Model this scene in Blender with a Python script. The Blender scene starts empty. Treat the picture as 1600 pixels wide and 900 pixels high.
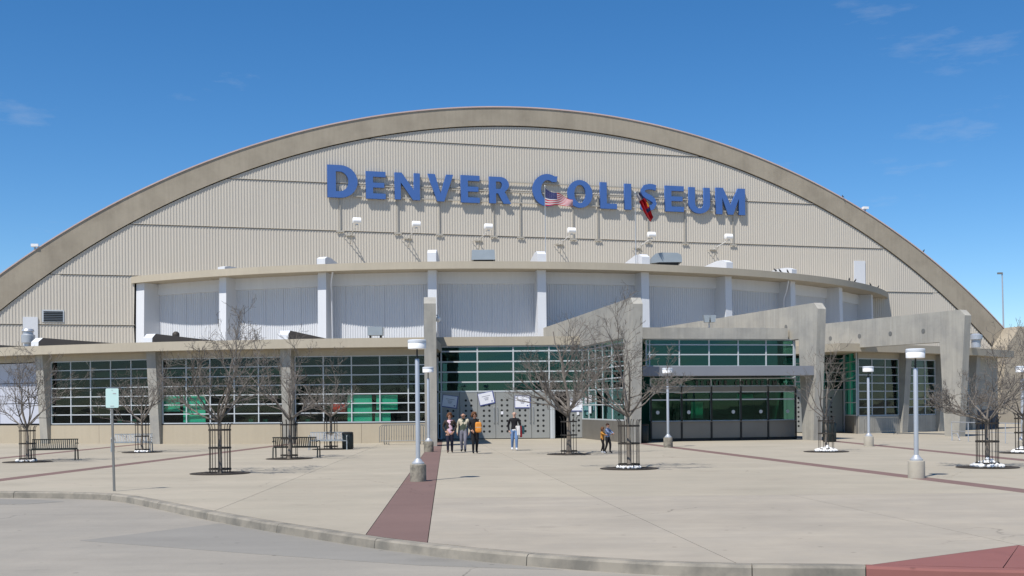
import bpy, bmesh, math, random
from mathutils import Vector, Matrix
random.seed(7)
R = math.radians
sc = bpy.context.scene
col = sc.collection

# ------------------------------------------------------------------ camera
F, HOR, ROLL, EYE = 1800.0, 635.0, 0.009, 1.95
cam_d = bpy.data.cameras.new('camera'); cam = bpy.data.objects.new('camera', cam_d); col.objects.link(cam)
cam_d.sensor_width = 36.0; cam_d.lens = F / 1600 * 36.0
cam_d.shift_y = (HOR - 450) / 1600
cam_d.clip_start = 0.1; cam_d.clip_end = 6000
cam.matrix_world = Matrix.Translation((0, 0, EYE)) @ Matrix.Rotation(R(90), 4, 'X') @ Matrix.Rotation(-ROLL, 4, 'Z')
sc.camera = cam
# ------------------------------------------------------------------ sky and sun
SUN = Vector((-0.36, -0.50, 1.0)).normalized()
w = bpy.data.worlds.new('World'); sc.world = w; w.use_nodes = True
nt = w.node_tree; bg = nt.nodes['Background']
sky = nt.nodes.new('ShaderNodeTexSky'); sky.sky_type = 'NISHITA'; sky.sun_disc = False
sky.sun_elevation = math.asin(SUN.z); sky.sun_rotation = math.atan2(SUN.x, SUN.y)
sky.altitude = 1600; sky.air_density = 1.0; sky.dust_density = 0.1; sky.ozone_density = 4.0
hs = nt.nodes.new('ShaderNodeHueSaturation'); hs.inputs['Saturation'].default_value = 1.27
nt.links.new(sky.outputs[0], hs.inputs['Color']); # sparse thin cirrus over the whole sky
tcs = nt.nodes.new('ShaderNodeTexCoord'); mps = nt.nodes.new('ShaderNodeMapping'); mps.inputs['Scale'].default_value = (2.2, 2.2, 9.0); mps.inputs['Location'].default_value = (3.1, 0.4, 1.7); mps.inputs['Rotation'].default_value = (0, 0, R(28))
nt.links.new(tcs.outputs['Generated'], mps.inputs['Vector'])
ncs = nt.nodes.new('ShaderNodeTexNoise'); ncs.inputs['Scale'].default_value = 1.6; ncs.inputs['Detail'].default_value = 8; ncs.inputs['Roughness'].default_value = 0.62; nt.links.new(mps.outputs[0], ncs.inputs['Vector'])
mrs = nt.nodes.new('ShaderNodeMapRange'); mrs.inputs['From Min'].default_value = 0.62; mrs.inputs['From Max'].default_value = 0.82; mrs.inputs['To Max'].default_value = 0.40; nt.links.new(ncs.outputs['Fac'], mrs.inputs['Value'])
mxs = nt.nodes.new('ShaderNodeMix'); mxs.data_type = 'RGBA'; nt.links.new(mrs.outputs[0], mxs.inputs['Factor']); nt.links.new(hs.outputs[0], mxs.inputs['A']); mxs.inputs['B'].default_value = (4.6, 4.9, 5.3, 1)
nt.links.new(mxs.outputs['Result'], bg.inputs[0]); bg.inputs[1].default_value = 0.112
sd = bpy.data.lights.new('sun', 'SUN'); sd.energy = 5.0; sd.angle = R(0.5); sd.color = (1.0, 0.955, 0.88)
so = bpy.data.objects.new('sun', sd); col.objects.link(so); so.location = (-30, -40, 90)
so.rotation_euler = SUN.to_track_quat('Z', 'Y').to_euler()
vs = sc.view_settings; vs.view_transform = 'Standard'; vs.look = 'None'; vs.exposure = 0.25; vs.gamma = 1.0
try: vs.use_curve_mapping = False
except Exception: pass

# ------------------------------------------------------------------ photo-plan helpers
def un(x, y):
    u, v = x - 800, HOR - y
    return u * math.cos(ROLL) + v * math.sin(ROLL), v * math.cos(ROLL) - u * math.sin(ROLL)
def at(x, y, Y):
    u, v = un(x, y); return Vector((u / F * Y, Y, EYE + v / F * Y))
def gp(x, y, z=0.0):
    u, v = un(x, y); Y = (EYE - z) * F / -v
    return Vector((u / F * Y, Y, z))
CX, CY = -4.5, 119.3
def pol(Rr, th, z=0.0):
    t = R(th); return Vector((CX + Rr * math.sin(t), CY - Rr * math.cos(t), z))
FM = 0.284; FL = math.hypot(1, FM)
FE = Vector((1 / FL, FM / FL, 0)); FN = Vector((FM / FL, -1 / FL, 0)); FO = Vector((0, 93, 0))
def fac(s, z, out=0.0):
    return FO + FE * s + FN * out + Vector((0, 0, z))
def facpx(x, y, out=0.0):
    u, v = un(x, y); Y0 = 93 - out * FL
    Y = Y0 / (1 - FM * u / F); p = Vector((u / F * Y, Y, EYE + v / F * Y))
    return (p - FO).dot(FE), p.z

# ------------------------------------------------------------------ materials
MATS = {}
def mat(name, c, rough=0.7, metal=0.0, var=0.12, scale=3.0, streak=0.0, bump=0.0, c2=None, rnd=0.0, fine=40.0, spec=0.3, grime=0.0):
    if name in MATS: return MATS[name]
    m = bpy.data.materials.new(name); m.use_nodes = True; n = m.node_tree; N = n.nodes; L = n.links
    b = N['Principled BSDF']; b.inputs['Roughness'].default_value = rough; b.inputs['Metallic'].default_value = metal
    b.inputs['Specular IOR Level'].default_value = spec
    geo = N.new('ShaderNodeNewGeometry')
    def noise(sc_, det, vec=None, r=0.6):
        t = N.new('ShaderNodeTexNoise'); t.inputs['Scale'].default_value = sc_; t.inputs['Detail'].default_value = det
        t.inputs['Roughness'].default_value = r
        L.new(vec if vec else geo.outputs['Position'], t.inputs['Vector']); return t.outputs['Fac']
    def math_(op, a, b_):
        t = N.new('ShaderNodeMath'); t.operation = op
        for i, q in enumerate((a, b_)):
            if isinstance(q, (int, float)): t.inputs[i].default_value = q
            else: L.new(q, t.inputs[i])
        return t.outputs[0]
    big = noise(1.0 / scale, 5); fn = noise(fine, 3)
    val = math_('ADD', math_('MULTIPLY', math_('SUBTRACT', big, 0.5), var * 3.2), math_('MULTIPLY', math_('SUBTRACT', fn, 0.5), var * 0.9))
    if streak:
        mp = N.new('ShaderNodeMapping'); mp.inputs['Scale'].default_value = (4.5, 4.5, 0.25)
        L.new(geo.outputs['Position'], mp.inputs['Vector'])
        st = noise(1.0, 5, mp.outputs[0], 0.7)
        val = math_('ADD', val, math_('MULTIPLY', math_('SUBTRACT', st, 0.5), streak * 3.0))
    if rnd:
        oi = N.new('ShaderNodeObjectInfo')
        val = math_('ADD', val, math_('MULTIPLY', math_('SUBTRACT', oi.outputs['Random'], 0.5), rnd * 2))
    if grime:   # broom streaks, blotches and gum spots
        mp = N.new('ShaderNodeMapping'); mp.inputs['Scale'].default_value = (0.16, 0.9, 1.0); mp.inputs['Rotation'].default_value = (0, 0, 0.06)
        L.new(geo.outputs['Position'], mp.inputs['Vector'])
        val = math_('ADD', val, math_('MULTIPLY', math_('SUBTRACT', noise(1.0, 7, mp.outputs[0], 0.72), 0.5), grime * 1.9))
        bl = N.new('ShaderNodeMapRange'); bl.inputs['From Min'].default_value = 0.60; bl.inputs['From Max'].default_value = 0.74
        L.new(noise(0.42, 6, None, 0.65), bl.inputs['Value']); val = math_('SUBTRACT', val, math_('MULTIPLY', bl.outputs[0], grime * 0.9))
        vo = N.new('ShaderNodeTexVoronoi'); vo.inputs['Scale'].default_value = 1.5; vo.inputs['Randomness'].default_value = 1.0; L.new(geo.outputs['Position'], vo.inputs['Vector'])
        sp = N.new('ShaderNodeMapRange'); sp.inputs['From Min'].default_value = 0.035; sp.inputs['From Max'].default_value = 0.075; sp.inputs['To Min'].default_value = 1.0; sp.inputs['To Max'].default_value = 0.0
        L.new(vo.outputs['Distance'], sp.inputs['Value']); val = math_('SUBTRACT', val, math_('MULTIPLY', sp.outputs[0], grime * 1.5))
        # hairline cracks
        vc = N.new('ShaderNodeTexVoronoi'); vc.feature = 'DISTANCE_TO_EDGE'; vc.inputs['Scale'].default_value = 0.16
        wv = N.new('ShaderNodeVectorMath'); wv.operation = 'ADD'; wn = N.new('ShaderNodeTexNoise'); wn.inputs['Scale'].default_value = 0.8; wn.inputs['Detail'].default_value = 5
        L.new(geo.outputs['Position'], wn.inputs['Vector']); L.new(geo.outputs['Position'], wv.inputs[0]); L.new(wn.outputs['Color'], wv.inputs[1]); L.new(wv.outputs[0], vc.inputs['Vector'])
        cr = N.new('ShaderNodeMapRange'); cr.inputs['From Min'].default_value = 0.0; cr.inputs['From Max'].default_value = 0.0035; cr.inputs['To Min'].default_value = 1.0; cr.inputs['To Max'].default_value = 0.0
        L.new(vc.outputs['Distance'], cr.inputs['Value'])
        gate = N.new('ShaderNodeMapRange'); gate.inputs['From Min'].default_value = 0.50; gate.inputs['From Max'].default_value = 0.58; L.new(noise(0.13, 2), gate.inputs['Value'])
        val = math_('SUBTRACT', val, math_('MULTIPLY', math_('MULTIPLY', cr.outputs[0], gate.outputs[0]), grime * 2.2))
    fac_ = math_('ADD', val, 1.0)
    mul = N.new('ShaderNodeVectorMath'); mul.operation = 'SCALE'
    if c2:
        mx = N.new('ShaderNodeMix'); mx.data_type = 'RGBA'
        cr = N.new('ShaderNodeMapRange'); cr.inputs['From Min'].default_value = 0.42; cr.inputs['From Max'].default_value = 0.66
        L.new(noise(2.3 / scale, 6), cr.inputs['Value']); L.new(cr.outputs[0], mx.inputs['Factor'])
        mx.inputs['A'].default_value = (*c, 1); mx.inputs['B'].default_value = (*c2, 1)
        L.new(mx.outputs['Result'], mul.inputs[0])
    else:
        mul.inputs[0].default_value = c
    L.new(fac_, mul.inputs['Scale']); L.new(mul.outputs[0], b.inputs['Base Color'])
    if bump:
        bp = N.new('ShaderNodeBump'); bp.inputs['Strength'].default_value = bump; bp.inputs['Distance'].default_value = 0.02
        L.new(fn, bp.inputs['Height']); L.new(bp.outputs[0], b.inputs['Normal'])
    MATS[name] = m; return m
def glass(name, tint, r0=0.05, rough=0.01, gc=(0.9, 0.95, 0.95)):
    m = bpy.data.materials.new(name); m.use_nodes = True; n = m.node_tree; N = n.nodes; L = n.links
    N.remove(N['Principled BSDF'])
    tr = N.new('ShaderNodeBsdfTransparent'); tr.inputs[0].default_value = (*tint, 1)
    gl = N.new('ShaderNodeBsdfGlossy'); gl.inputs['Roughness'].default_value = rough; gl.inputs['Color'].default_value = (*gc, 1)
    lw = N.new('ShaderNodeLayerWeight'); lw.inputs['Blend'].default_value = 0.5
    pw = N.new('ShaderNodeMath'); pw.operation = 'POWER'; pw.inputs[1].default_value = 4.0; L.new(lw.outputs['Facing'], pw.inputs[0])
    mr = N.new('ShaderNodeMapRange'); mr.inputs['To Min'].default_value = r0; mr.inputs['To Max'].default_value = 0.9; L.new(pw.outputs[0], mr.inputs['Value'])
    mx = N.new('ShaderNodeMixShader'); L.new(mr.outputs[0], mx.inputs[0]); L.new(tr.outputs[0], mx.inputs[1]); L.new(gl.outputs[0], mx.inputs[2])
    L.new(mx.outputs[0], N['Material Output'].inputs[0]); MATS[name] = m; return m
M = dict(
    plaza=mat('plaza_concrete', (0.325, 0.291, 0.231), 0.85, var=0.085, scale=4, bump=0.25, rnd=0.035, fine=5, grime=0.15, c2=(0.348, 0.308, 0.244)),
    plaza2=mat('grey_plaza_concrete', (0.305, 0.272, 0.224), 0.85, var=0.095, scale=3, bump=0.25, rnd=0.02, fine=5, grime=0.2, c2=(0.335, 0.296, 0.24)),
    joint=mat('joint_fill', (0.13, 0.12, 0.105), 0.9),
    band=mat('mauve_paving', (0.165, 0.105, 0.092), 0.85, var=0.09, scale=3, rnd=0.04, fine=8, grime=0.14),
    ramp=mat('red_ramp_concrete', (0.205, 0.084, 0.074), 0.85, var=0.1, scale=2, fine=8, grime=0.2),
    street=mat('street_concrete', (0.255, 0.235, 0.203), 0.88, var=0.085, scale=5, bump=0.3, fine=7, grime=0.2, c2=(0.285, 0.26, 0.222)),
    patch=mat('street_patch', (0.22, 0.208, 0.186), 0.9, var=0.09, scale=3, fine=8, grime=0.2),  # shared by the real patch and the painted gutter shade
    kerb=mat('kerb_concrete', (0.255, 0.23, 0.19), 0.88, var=0.16, scale=1.2, fine=9, rnd=0.05, c2=(0.15, 0.14, 0.12)),
    ground=mat('far_ground', (0.22, 0.20, 0.165), 0.95, var=0.1, scale=30),
    rib=mat('arch_concrete', (0.335, 0.292, 0.228), 0.85, var=0.09, scale=5, streak=0.10, bump=0.1, c2=(0.275, 0.238, 0.185), fine=4),
    conc=mat('board_concrete', (0.355, 0.338, 0.298), 0.85, var=0.09, scale=2.5, streak=0.2, bump=0.2, c2=(0.29, 0.28, 0.255), fine=8),
    fascia=mat('fascia_concrete', (0.40, 0.355, 0.28), 0.85, var=0.07, scale=3, streak=0.06, bump=0.1, fine=8),
    wall=mat('low_wall_concrete', (0.40, 0.345, 0.26), 0.85, var=0.06, scale=3, streak=0.05, fine=7),
    clad=mat('beige_cladding', (0.50, 0.46, 0.398), 0.55, var=0.035, scale=9, streak=0.03, fine=2),
    back=mat('gable_backing', (0.05, 0.047, 0.042), 0.9),
    white=mat('pale_paint', (0.60, 0.615, 0.645), 0.6, var=0.04, scale=3, streak=0.05, fine=6),
    drum=mat('pale_blue_cladding', (0.555, 0.57, 0.60), 0.55, var=0.035, scale=4, streak=0.03, fine=3),
    upstand=mat('grey_upstand', (0.34, 0.34, 0.34), 0.8, var=0.1, scale=2, streak=0.08),
    roof=mat('roof_membrane', (0.44, 0.38, 0.35), 0.85, var=0.06, scale=8),
    gutter=mat('pink_flashing', (0.52, 0.40, 0.37), 0.6),
    frame=mat('window_frame', (0.47, 0.50, 0.525), 0.4, metal=0.0, var=0.04, fine=5),
    door=mat('brushed_door', (0.30, 0.305, 0.295), 0.45, metal=0.25, var=0.05, scale=2, streak=0.04),
    panel=mat('steel_panel', (0.20, 0.185, 0.165), 0.42, metal=0.35, var=0.10, scale=1.2, streak=0.02),
    channel=mat('steel_channel', (0.20, 0.21, 0.235), 0.55, metal=0.1, var=0.06, scale=2),
    dark=mat('dark_hole', (0.012, 0.013, 0.013), 0.6),
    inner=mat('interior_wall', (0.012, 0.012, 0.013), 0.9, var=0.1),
    green=mat('green_blind', (0.06, 0.50, 0.33), 0.7, var=0.08, scale=0.8),
    dgreen=mat('dark_green_panel', (0.012, 0.075, 0.048), 0.6, var=0.15, scale=1),
    red=mat('red_box', (0.8, 0.03, 0.02), 0.5),
    blue=mat('letter_blue', (0.056, 0.128, 0.345), 0.45, var=0.04, scale=2, fine=3),
    rail=mat('sign_rail', (0.36, 0.34, 0.30), 0.6),
    galv=mat('galvanised', (0.46, 0.48, 0.51), 0.42, metal=0.45, var=0.06, scale=0.6),
    hood=mat('galvanised_hood', (0.30, 0.34, 0.37), 0.5, metal=0.3, var=0.1, scale=0.8),
    lampw=mat('lamp_white', (0.80, 0.80, 0.80), 0.45, var=0.02),
    lampb=mat('lamp_white_band', (0.55, 0.58, 0.62), 0.4, var=0.02),
    black=mat('black_metal', (0.022, 0.022, 0.021), 0.5, var=0.1),
    guard=mat('guard_iron', (0.040, 0.034, 0.028), 0.6, var=0.2, scale=0.5),
    grate=mat('grate_iron', (0.055, 0.045, 0.036), 0.8, var=0.2, scale=0.3),
    bark=mat('bark', (0.20, 0.17, 0.14), 0.9, var=0.2, scale=0.3, bump=0.5, fine=30),
    twig=mat('twig_bark', (0.155, 0.136, 0.118), 0.9, var=0.25, scale=0.4),
    stone=mat('white_rock', (0.78, 0.77, 0.75), 0.8, var=0.1, scale=0.2),
    base=mat('lamp_base_concrete', (0.26, 0.235, 0.19), 0.9, var=0.22, scale=0.35, streak=0.1, fine=14, c2=(0.13, 0.12, 0.10)),
    base2=mat('lamp_base_pale', (0.38, 0.345, 0.285), 0.9, var=0.12, scale=0.4, fine=14),
    bench=mat('bench_green', (0.022, 0.027, 0.024), 0.45, var=0.1),
    benchg=mat('bench_silver', (0.36, 0.38, 0.39), 0.35, metal=0.4, var=0.06),
    bin=mat('bin_dark', (0.016, 0.022, 0.021), 0.4),
    signf=mat('sign_face', (0.52, 0.70, 0.66), 0.4, var=0.04, scale=0.3),
    ink=mat('grey_ink', (0.20, 0.21, 0.27), 0.7),
    redink=mat('faded_ink', (0.42, 0.36, 0.36), 0.7),
    paper=mat('poster_paper', (0.72, 0.73, 0.79), 0.7, var=0.02),
    border=mat('poster_border', (0.07, 0.09, 0.30), 0.6),
    pole=mat('sign_pole', (0.20, 0.20, 0.19), 0.55, metal=0.3),
    navyband=mat('dark_base_paint', (0.055, 0.06, 0.075), 0.7),
    fred=mat('flag_red', (0.34, 0.006, 0.014), 0.7, var=0.05), fwhite=mat('flag_white', (0.45, 0.44, 0.46), 0.7, var=0.03),
    fblue=mat('flag_blue', (0.018, 0.024, 0.095), 0.7, var=0.05), fgold=mat('flag_gold', (0.6, 0.38, 0.06), 0.7),
    sideshade=mat('shaded_beam_side', (0.16, 0.14, 0.12), 0.9, var=0.12),  # white beams' side shade, painted in as dark brown
    lav=mat('lavender_panel', (0.47, 0.485, 0.55), 0.45, var=0.05, rnd=0.05),
    bird=mat('pigeon_grey', (0.035, 0.035, 0.04), 0.7),
    ticket=mat('dark_letter', (0.075, 0.08, 0.075), 0.5),
)
M['glass'] = glass('dark_glass', (0.74, 0.84, 0.81), 0.018)
M['teal'] = glass('teal_glass', (0.40, 0.64, 0.60), 0.05, gc=(0.5, 0.9, 0.88))
M['gglass'] = glass('ticket_glass', (0.45, 0.68, 0.58), 0.025, gc=(0.6, 0.9, 0.8))

# ------------------------------------------------------------------ mesh helpers
WPOS = {}
class MB:
    def __init__(s): s.v = []; s.f = []; s.mi = []
    def add(s, vs_, fs, mi=0):
        o = len(s.v); s.v += [Vector(p) for p in vs_]; s.f += [tuple(i + o for i in f) for f in fs]; s.mi += [mi] * len(fs); return s
    def hexa(s, a, mi=0):   # 8 corners: bottom 4, top 4
        return s.add(a, [(3, 2, 1, 0), (4, 5, 6, 7), (0, 1, 5, 4), (1, 2, 6, 5), (2, 3, 7, 6), (3, 0, 4, 7)], mi)
    def box(s, c, d, rz=0.0, mi=0):
        c = Vector(c); q = Matrix.Rotation(rz, 3, 'Z'); a = []
        for z in (-1, 1):
            for x, y in ((-1, -1), (1, -1), (1, 1), (-1, 1)):
                a.append(c + q @ Vector((x * d[0] / 2, y * d[1] / 2, z * d[2] / 2)))
        return s.hexa(a, mi)
    def bar(s, p, q, wd, dp, side=None, mi=0):   # box along p->q
        p = Vector(p); q = Vector(q); d = (q - p).normalized()
        sd_ = Vector(side) if side is not None else (d.cross(Vector((0, 0, 1))) if abs(d.z) < 0.95 else Vector((1, 0, 0)))
        sd_ = (sd_ - d * sd_.dot(d)).normalized(); n = d.cross(sd_)
        a = []
        for e in (p, q):
            for x, y in ((-1, -1), (1, -1), (1, 1), (-1, 1)): a.append(e + sd_ * (x * wd / 2) + n * (y * dp / 2))
        return s.hexa(a, mi)
    def prism(s, poly, z0, z1, mi=0):
        n = len(poly); a = [(p[0], p[1], z0) for p in poly] + [(p[0], p[1], z1) for p in poly]
        return s.add(a, [tuple(range(n - 1, -1, -1)), tuple(range(n, 2 * n))] + [(i, (i + 1) % n, n + (i + 1) % n, n + i) for i in range(n)], mi)
    def sweep(s, prof, off, mi=0):   # 3-D polygon extruded by a vector
        n = len(prof); off = Vector(off); a = [Vector(p) for p in prof]; a += [p + off for p in a[:n]]
        return s.add(a, [tuple(range(n - 1, -1, -1)), tuple(range(n, 2 * n))] + [(i, (i + 1) % n, n + (i + 1) % n, n + i) for i in range(n)], mi)
    def tube(s, pts, rad, n=8, cap=True, mi=0):
        pts = [Vector(p) for p in pts]
        if isinstance(rad, (int, float)): rad = [rad] * len(pts)
        vs_, fs = [], []; ref = None
        for i, p in enumerate(pts):
            d = (pts[min(i + 1, len(pts) - 1)] - pts[max(i - 1, 0)]).normalized()
            if ref is None: ref = Vector((1, 0, 0)) if abs(d.x) < 0.8 else Vector((0, 1, 0))
            a = (ref - d * ref.dot(d)).normalized(); ref = a; b = d.cross(a)
            for k in range(n):
                t = 2 * math.pi * k / n; vs_.append(p + (a * math.cos(t) + b * math.sin(t)) * rad[i])
        for i in range(len(pts) - 1):
            for k in range(n): fs.append((i * n + k, i * n + (k + 1) % n, (i + 1) * n + (k + 1) % n, (i + 1) * n + k))
        if cap: fs += [tuple(range(n - 1, -1, -1)), tuple(range((len(pts) - 1) * n, len(pts) * n))]
        return s.add(vs_, fs, mi)
    def lathe(s, c, prof, n=20, mi=0):   # prof: (r, z)
        c = Vector(c); vs_, fs = [], []
        for r_, z in prof:
            for k in range(n):
                t = 2 * math.pi * k / n; vs_.append(c + Vector((r_ * math.cos(t), r_ * math.sin(t), z)))
        m = len(prof)
        for i in range(m - 1):
            for k in range(n): fs.append((i * n + k, i * n + (k + 1) % n, (i + 1) * n + (k + 1) % n, (i + 1) * n + k))
        fs += [tuple(range(n - 1, -1, -1)), tuple(range((m - 1) * n, m * n))]
        return s.add(vs_, fs, mi)
    def ring(s, R0, R1, t0, t1, z0, z1, n=24, mi=0):   # sector round the drum centre
        vs_, fs = [], []
        for i in range(n + 1):
            t = t0 + (t1 - t0) * i / n
            vs_ += [pol(R0, t, z0), pol(R1, t, z0), pol(R1, t, z1), pol(R0, t, z1)]
        for i in range(n):
            for k in range(4): fs.append((i * 4 + k, i * 4 + (k + 1) % 4, i * 4 + 4 + (k + 1) % 4, i * 4 + 4 + k))
        fs += [(0, 1, 2, 3), (n * 4 + 3, n * 4 + 2, n * 4 + 1, n * 4)]
        return s.add(vs_, fs, mi)
    def ell(s, c, r, n=10, m=7, mi=0, mtx=None):
        c = Vector(c); vs_, fs = [], []
        for i in range(m + 1):
            ph = math.pi * i / m
            for k in range(n):
                t = 2 * math.pi * k / n; q = Vector((r[0] * math.sin(ph) * math.cos(t), r[1] * math.sin(ph) * math.sin(t), r[2] * math.cos(ph)))
                vs_.append(c + (mtx @ q if mtx else q))
        for i in range(m):
            for k in range(n): fs.append((i * n + k, (i + 1) * n + k, (i + 1) * n + (k + 1) % n, i * n + (k + 1) % n))
        return s.add(vs_, fs, mi)
    def build(s, name, material, parent=None, smooth=False, fix=True, kind=None, label=None, origin=None):
        me = bpy.data.meshes.new(name)
        lo = Vector((min(p[i] for p in s.v) for i in range(3))); hi = Vector((max(p[i] for p in s.v) for i in range(3)))
        c = Vector(origin) if origin is not None else Vector(((lo.x + hi.x) / 2, (lo.y + hi.y) / 2, lo.z))
        me.from_pydata([tuple(p - c) for p in s.v], [], s.f)
        if fix:
            b = bmesh.new(); b.from_mesh(me); bmesh.ops.recalc_face_normals(b, faces=b.faces[:]); b.to_mesh(me); b.free()
        for m_ in (material if isinstance(material, (list, tuple)) else [material]): me.materials.append(M[m_] if isinstance(m_, str) else m_)
        if any(s.mi): me.polygons.foreach_set('material_index', s.mi)
        if smooth: me.polygons.foreach_set('use_smooth', [True] * len(me.polygons)); me.set_sharp_from_angle(angle=R(40))
        o = bpy.data.objects.new(name, me); col.objects.link(o)
        pw = WPOS[parent.name] if parent else Vector()
        o.location = c - pw; WPOS[o.name] = c
        if parent: o.parent = parent
        if kind: o['kind'] = kind
        if label: o['label'] = label
        return o
def tag(o, label, cat, group=None):
    o['label'] = label; o['category'] = cat
    if group: o['group'] = group
    return o
def thing(name, loc, label, cat, group=None):
    o = bpy.data.objects.new(name, None); col.objects.link(o); o.empty_display_size = 0.3
    o.location = loc; WPOS[o.name] = Vector(loc); return tag(o, label, cat, group)
def place(o, loc, rz=0.0): o.location = loc; o.rotation_euler = (0, 0, rz); return o
def copy_tree(o, parent=None):
    c = o.copy(); col.objects.link(c)
    if parent: c.parent = parent
    for ch in o.children: copy_tree(ch, c)
    return c

# ================================================================== SETTING: ground, street, plaza, kerb
g = MB(); g.add([(-3000, -3000, -0.4), (3000, -3000, -0.4), (3000, 3000, -0.4), (-3000, 3000, -0.4)], [(0, 1, 2, 3)])
g.build('ground', 'ground', kind='structure', fix=False)
kp = [(-260, 771), (-120, 768), (0, 768), (100, 769), (165, 771), (205, 776), (260, 787), (330, 801), (410, 815), (500, 829), (590, 842), (680, 853), (770, 862),
      (860, 869), (950, 875), (1040, 880), (1150, 883.5), (1345, 884.5)]
KP = [gp(*p) for p in kp]
KP = [Vector((-75, 29.5, 0))] + [Vector((-40, 28.6, 0))] + KP[1:] + [gp(1480, 889.0), gp(1700, 893.0), Vector((30, 12.4, 0)), Vector((75, 11.0, 0))]
def offset_line(P, d):
    out = []
    for i, p in enumerate(P):
        a = P[max(i - 1, 0)]; b = P[min(i + 1, len(P) - 1)]; t = (b - a).normalized()
        out.append(p + Vector((-t.y, t.x, 0)) * d)
    return out
st = MB(); st.prism([(-80, -60), (80, -60), (80, 60), (-80, 60)], -0.3, -0.15)
street = st.build('street', 'street', kind='structure')
pt = MB(); q = [gp(x, y, -0.15) for x, y in ((125, 845), (345, 818), (430, 832), (560, 853), (700, 872), (880, 891), (660, 884), (400, 866))]
pt.prism([(p.x, p.y) for p in q], -0.1495, -0.146); pt.build('asphalt_or_shade_patch', 'patch', street)
pt = MB(); q = [gp(x, y, -0.15) for x, y in ((-60, 779), (60, 781), (100, 784), (40, 788), (-60, 789))]  # thin dark sheet that paints in the shadow along the far-left gutter
pt.prism([(p.x, p.y) for p in q], -0.1495, -0.146); pt.build('asphalt_or_shade_patch', 'patch', street)
# kerb: single cast lengths with open joints
kerb = bpy.data.objects.new('kerb', None); col.objects.link(kerb); kerb['kind'] = 'structure'; kerb.location = (0, 16, -0.15); WPOS['kerb'] = Vector((0, 16, -0.15))
def resample(P, step):
    out = [P[0].copy()]; acc = 0
    for a, b in zip(P, P[1:]):
        L_ = (b - a).length; t = step - acc
        while t < L_: out.append(a.lerp(b, t / L_)); t += step
        acc = (acc + L_) % step
    out.append(P[-1].copy()); return out
KF = resample(KP, 0.5); KB = offset_line(KF, 0.19)
i0 = 0; seg = 6
redx = gp(1350, 884).x
kred = min(range(len(KF)), key=lambda i: abs(KF[i].x - redx) + (0 if KF[i].y < 20 else 99)); KF[kred] = KF[kred] + (KF[kred + 1] - KF[kred]).normalized() * (redx - KF[kred].x); KB = offset_line(KF, 0.19)
while i0 < len(KF) - 1:
    i1 = min(i0 + seg, len(KF) - 1); mb = MB(); A = []
    if i0 < kred < i1: i1 = kred
    fr = [KF[i] for i in range(i0, i1 + 1)]; bk = [KB[i] for i in range(i0, i1 + 1)]
    for e in (0, -1):
        d = (fr[1] - fr[0]).normalized() * 0.006 * (1 if e == 0 else -1)
        fr[e] = fr[e] + d; bk[e] = bk[e] + d
    if fr[0].x < 40 and fr[0].x > -45:
        vs_, fs = [], []
        for k in range(len(fr)):
            t = (bk[k] - fr[k]).normalized(); jz = random.uniform(-0.006, 0.004)
            vs_ += [fr[k] + Vector((0, 0, -0.2)) - t * 0.03, fr[k] + Vector((0, 0, -0.03)) - t * 0.008, fr[k] + t * 0.03 + Vector((0, 0, jz)), bk[k] + Vector((0, 0, -0.002)), bk[k] + Vector((0, 0, -0.2))]
        n = len(fr)
        for k in range(n - 1):
            for j in range(5): fs.append((k * 5 + j, k * 5 + (j + 1) % 5, k * 5 + 5 + (j + 1) % 5, k * 5 + 5 + j))
        fs += [(0, 1, 2, 3, 4), tuple((n - 1) * 5 + j for j in (4, 3, 2, 1, 0))]
        xm = (fr[0].x + fr[-1].x) / 2
        red = redx < xm < 12
        mb.add(vs_, fs).build('kerb_stone', 'ramp' if red else 'kerb', kerb)
    i0 = i1
# plaza: concrete panels and mauve bands, split by the joints the photograph shows
plaza = MB(); edge = offset_line(resample(KP, 1.0), 0.20)
poly = [(p.x, p.y) for p in edge] + [(75, 130), (-75, 130)]
pz = MB(); pz.add([(x, y, -0.035) for x, y in poly], [tuple(range(len(poly)))])
plaza = pz.build('plaza', 'joint', kind='structure', fix=False)
bm = bmesh.new(); fc = bm.faces.new([bm.verts.new((x, y, 0)) for x, y in poly])
bands = []
def cut(p, q, lo=None):
    d = (q - p).normalized(); n = Vector((-d.y, d.x, 0))
    fcs = [f for f in bm.faces if lo is None or lo(f.calc_center_median())]
    ed = list({e for f in fcs for e in f.edges}); vv = list({v for f in fcs for v in f.verts})
    bmesh.ops.bisect_plane(bm, geom=fcs + ed + vv, plane_co=p, plane_no=n, dist=1e-5)
def band(a0, a1, b0, b1):
    A0, A1, B0, B1 = gp(*a0), gp(*a1), gp(*b0), gp(*b1); cut(A0, A1); cut(B0, B1); bands.append((A0, A1, B0, B1))
def side(p, a, b): return (b - a).cross(p - a).z
def centre_pt(f):   # a point surely inside the face
    tl = f.calc_center_median(); return tl
band((573, 833), (668, 700), (668, 846), (690, 697.5))
def wband(a, b, wd):
    A, B = gp(*a), gp(*b); d = (B - A).normalized(); n = Vector((-d.y, d.x, 0)) * wd / 2
    cut(A + n, B + n); cut(A - n, B - n); bands.append((A + n, B + n, A - n, B - n))
wband((0, 750), (400, 700.5), 0.62); wband((1060, 700), (1600, 767), 0.62); wband((1400, 699), (1600, 719), 0.62); wband((0, 716), (150, 701), 0.62)
A0, A1 = bands[0][2], bands[0][3]
C0, C1 = bands[2][0], bands[2][1]
cut(gp(680, 778), gp(1600, 770), lambda c: side(c, A0, A1) < 0)
cut(gp(1155, 882), gp(840, 735), lambda c: side(c, A0, A1) < 0)
cut(gp(330, 800), gp(510, 728), lambda c: side(c, bands[0][0], bands[0][1]) > 0)
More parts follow.
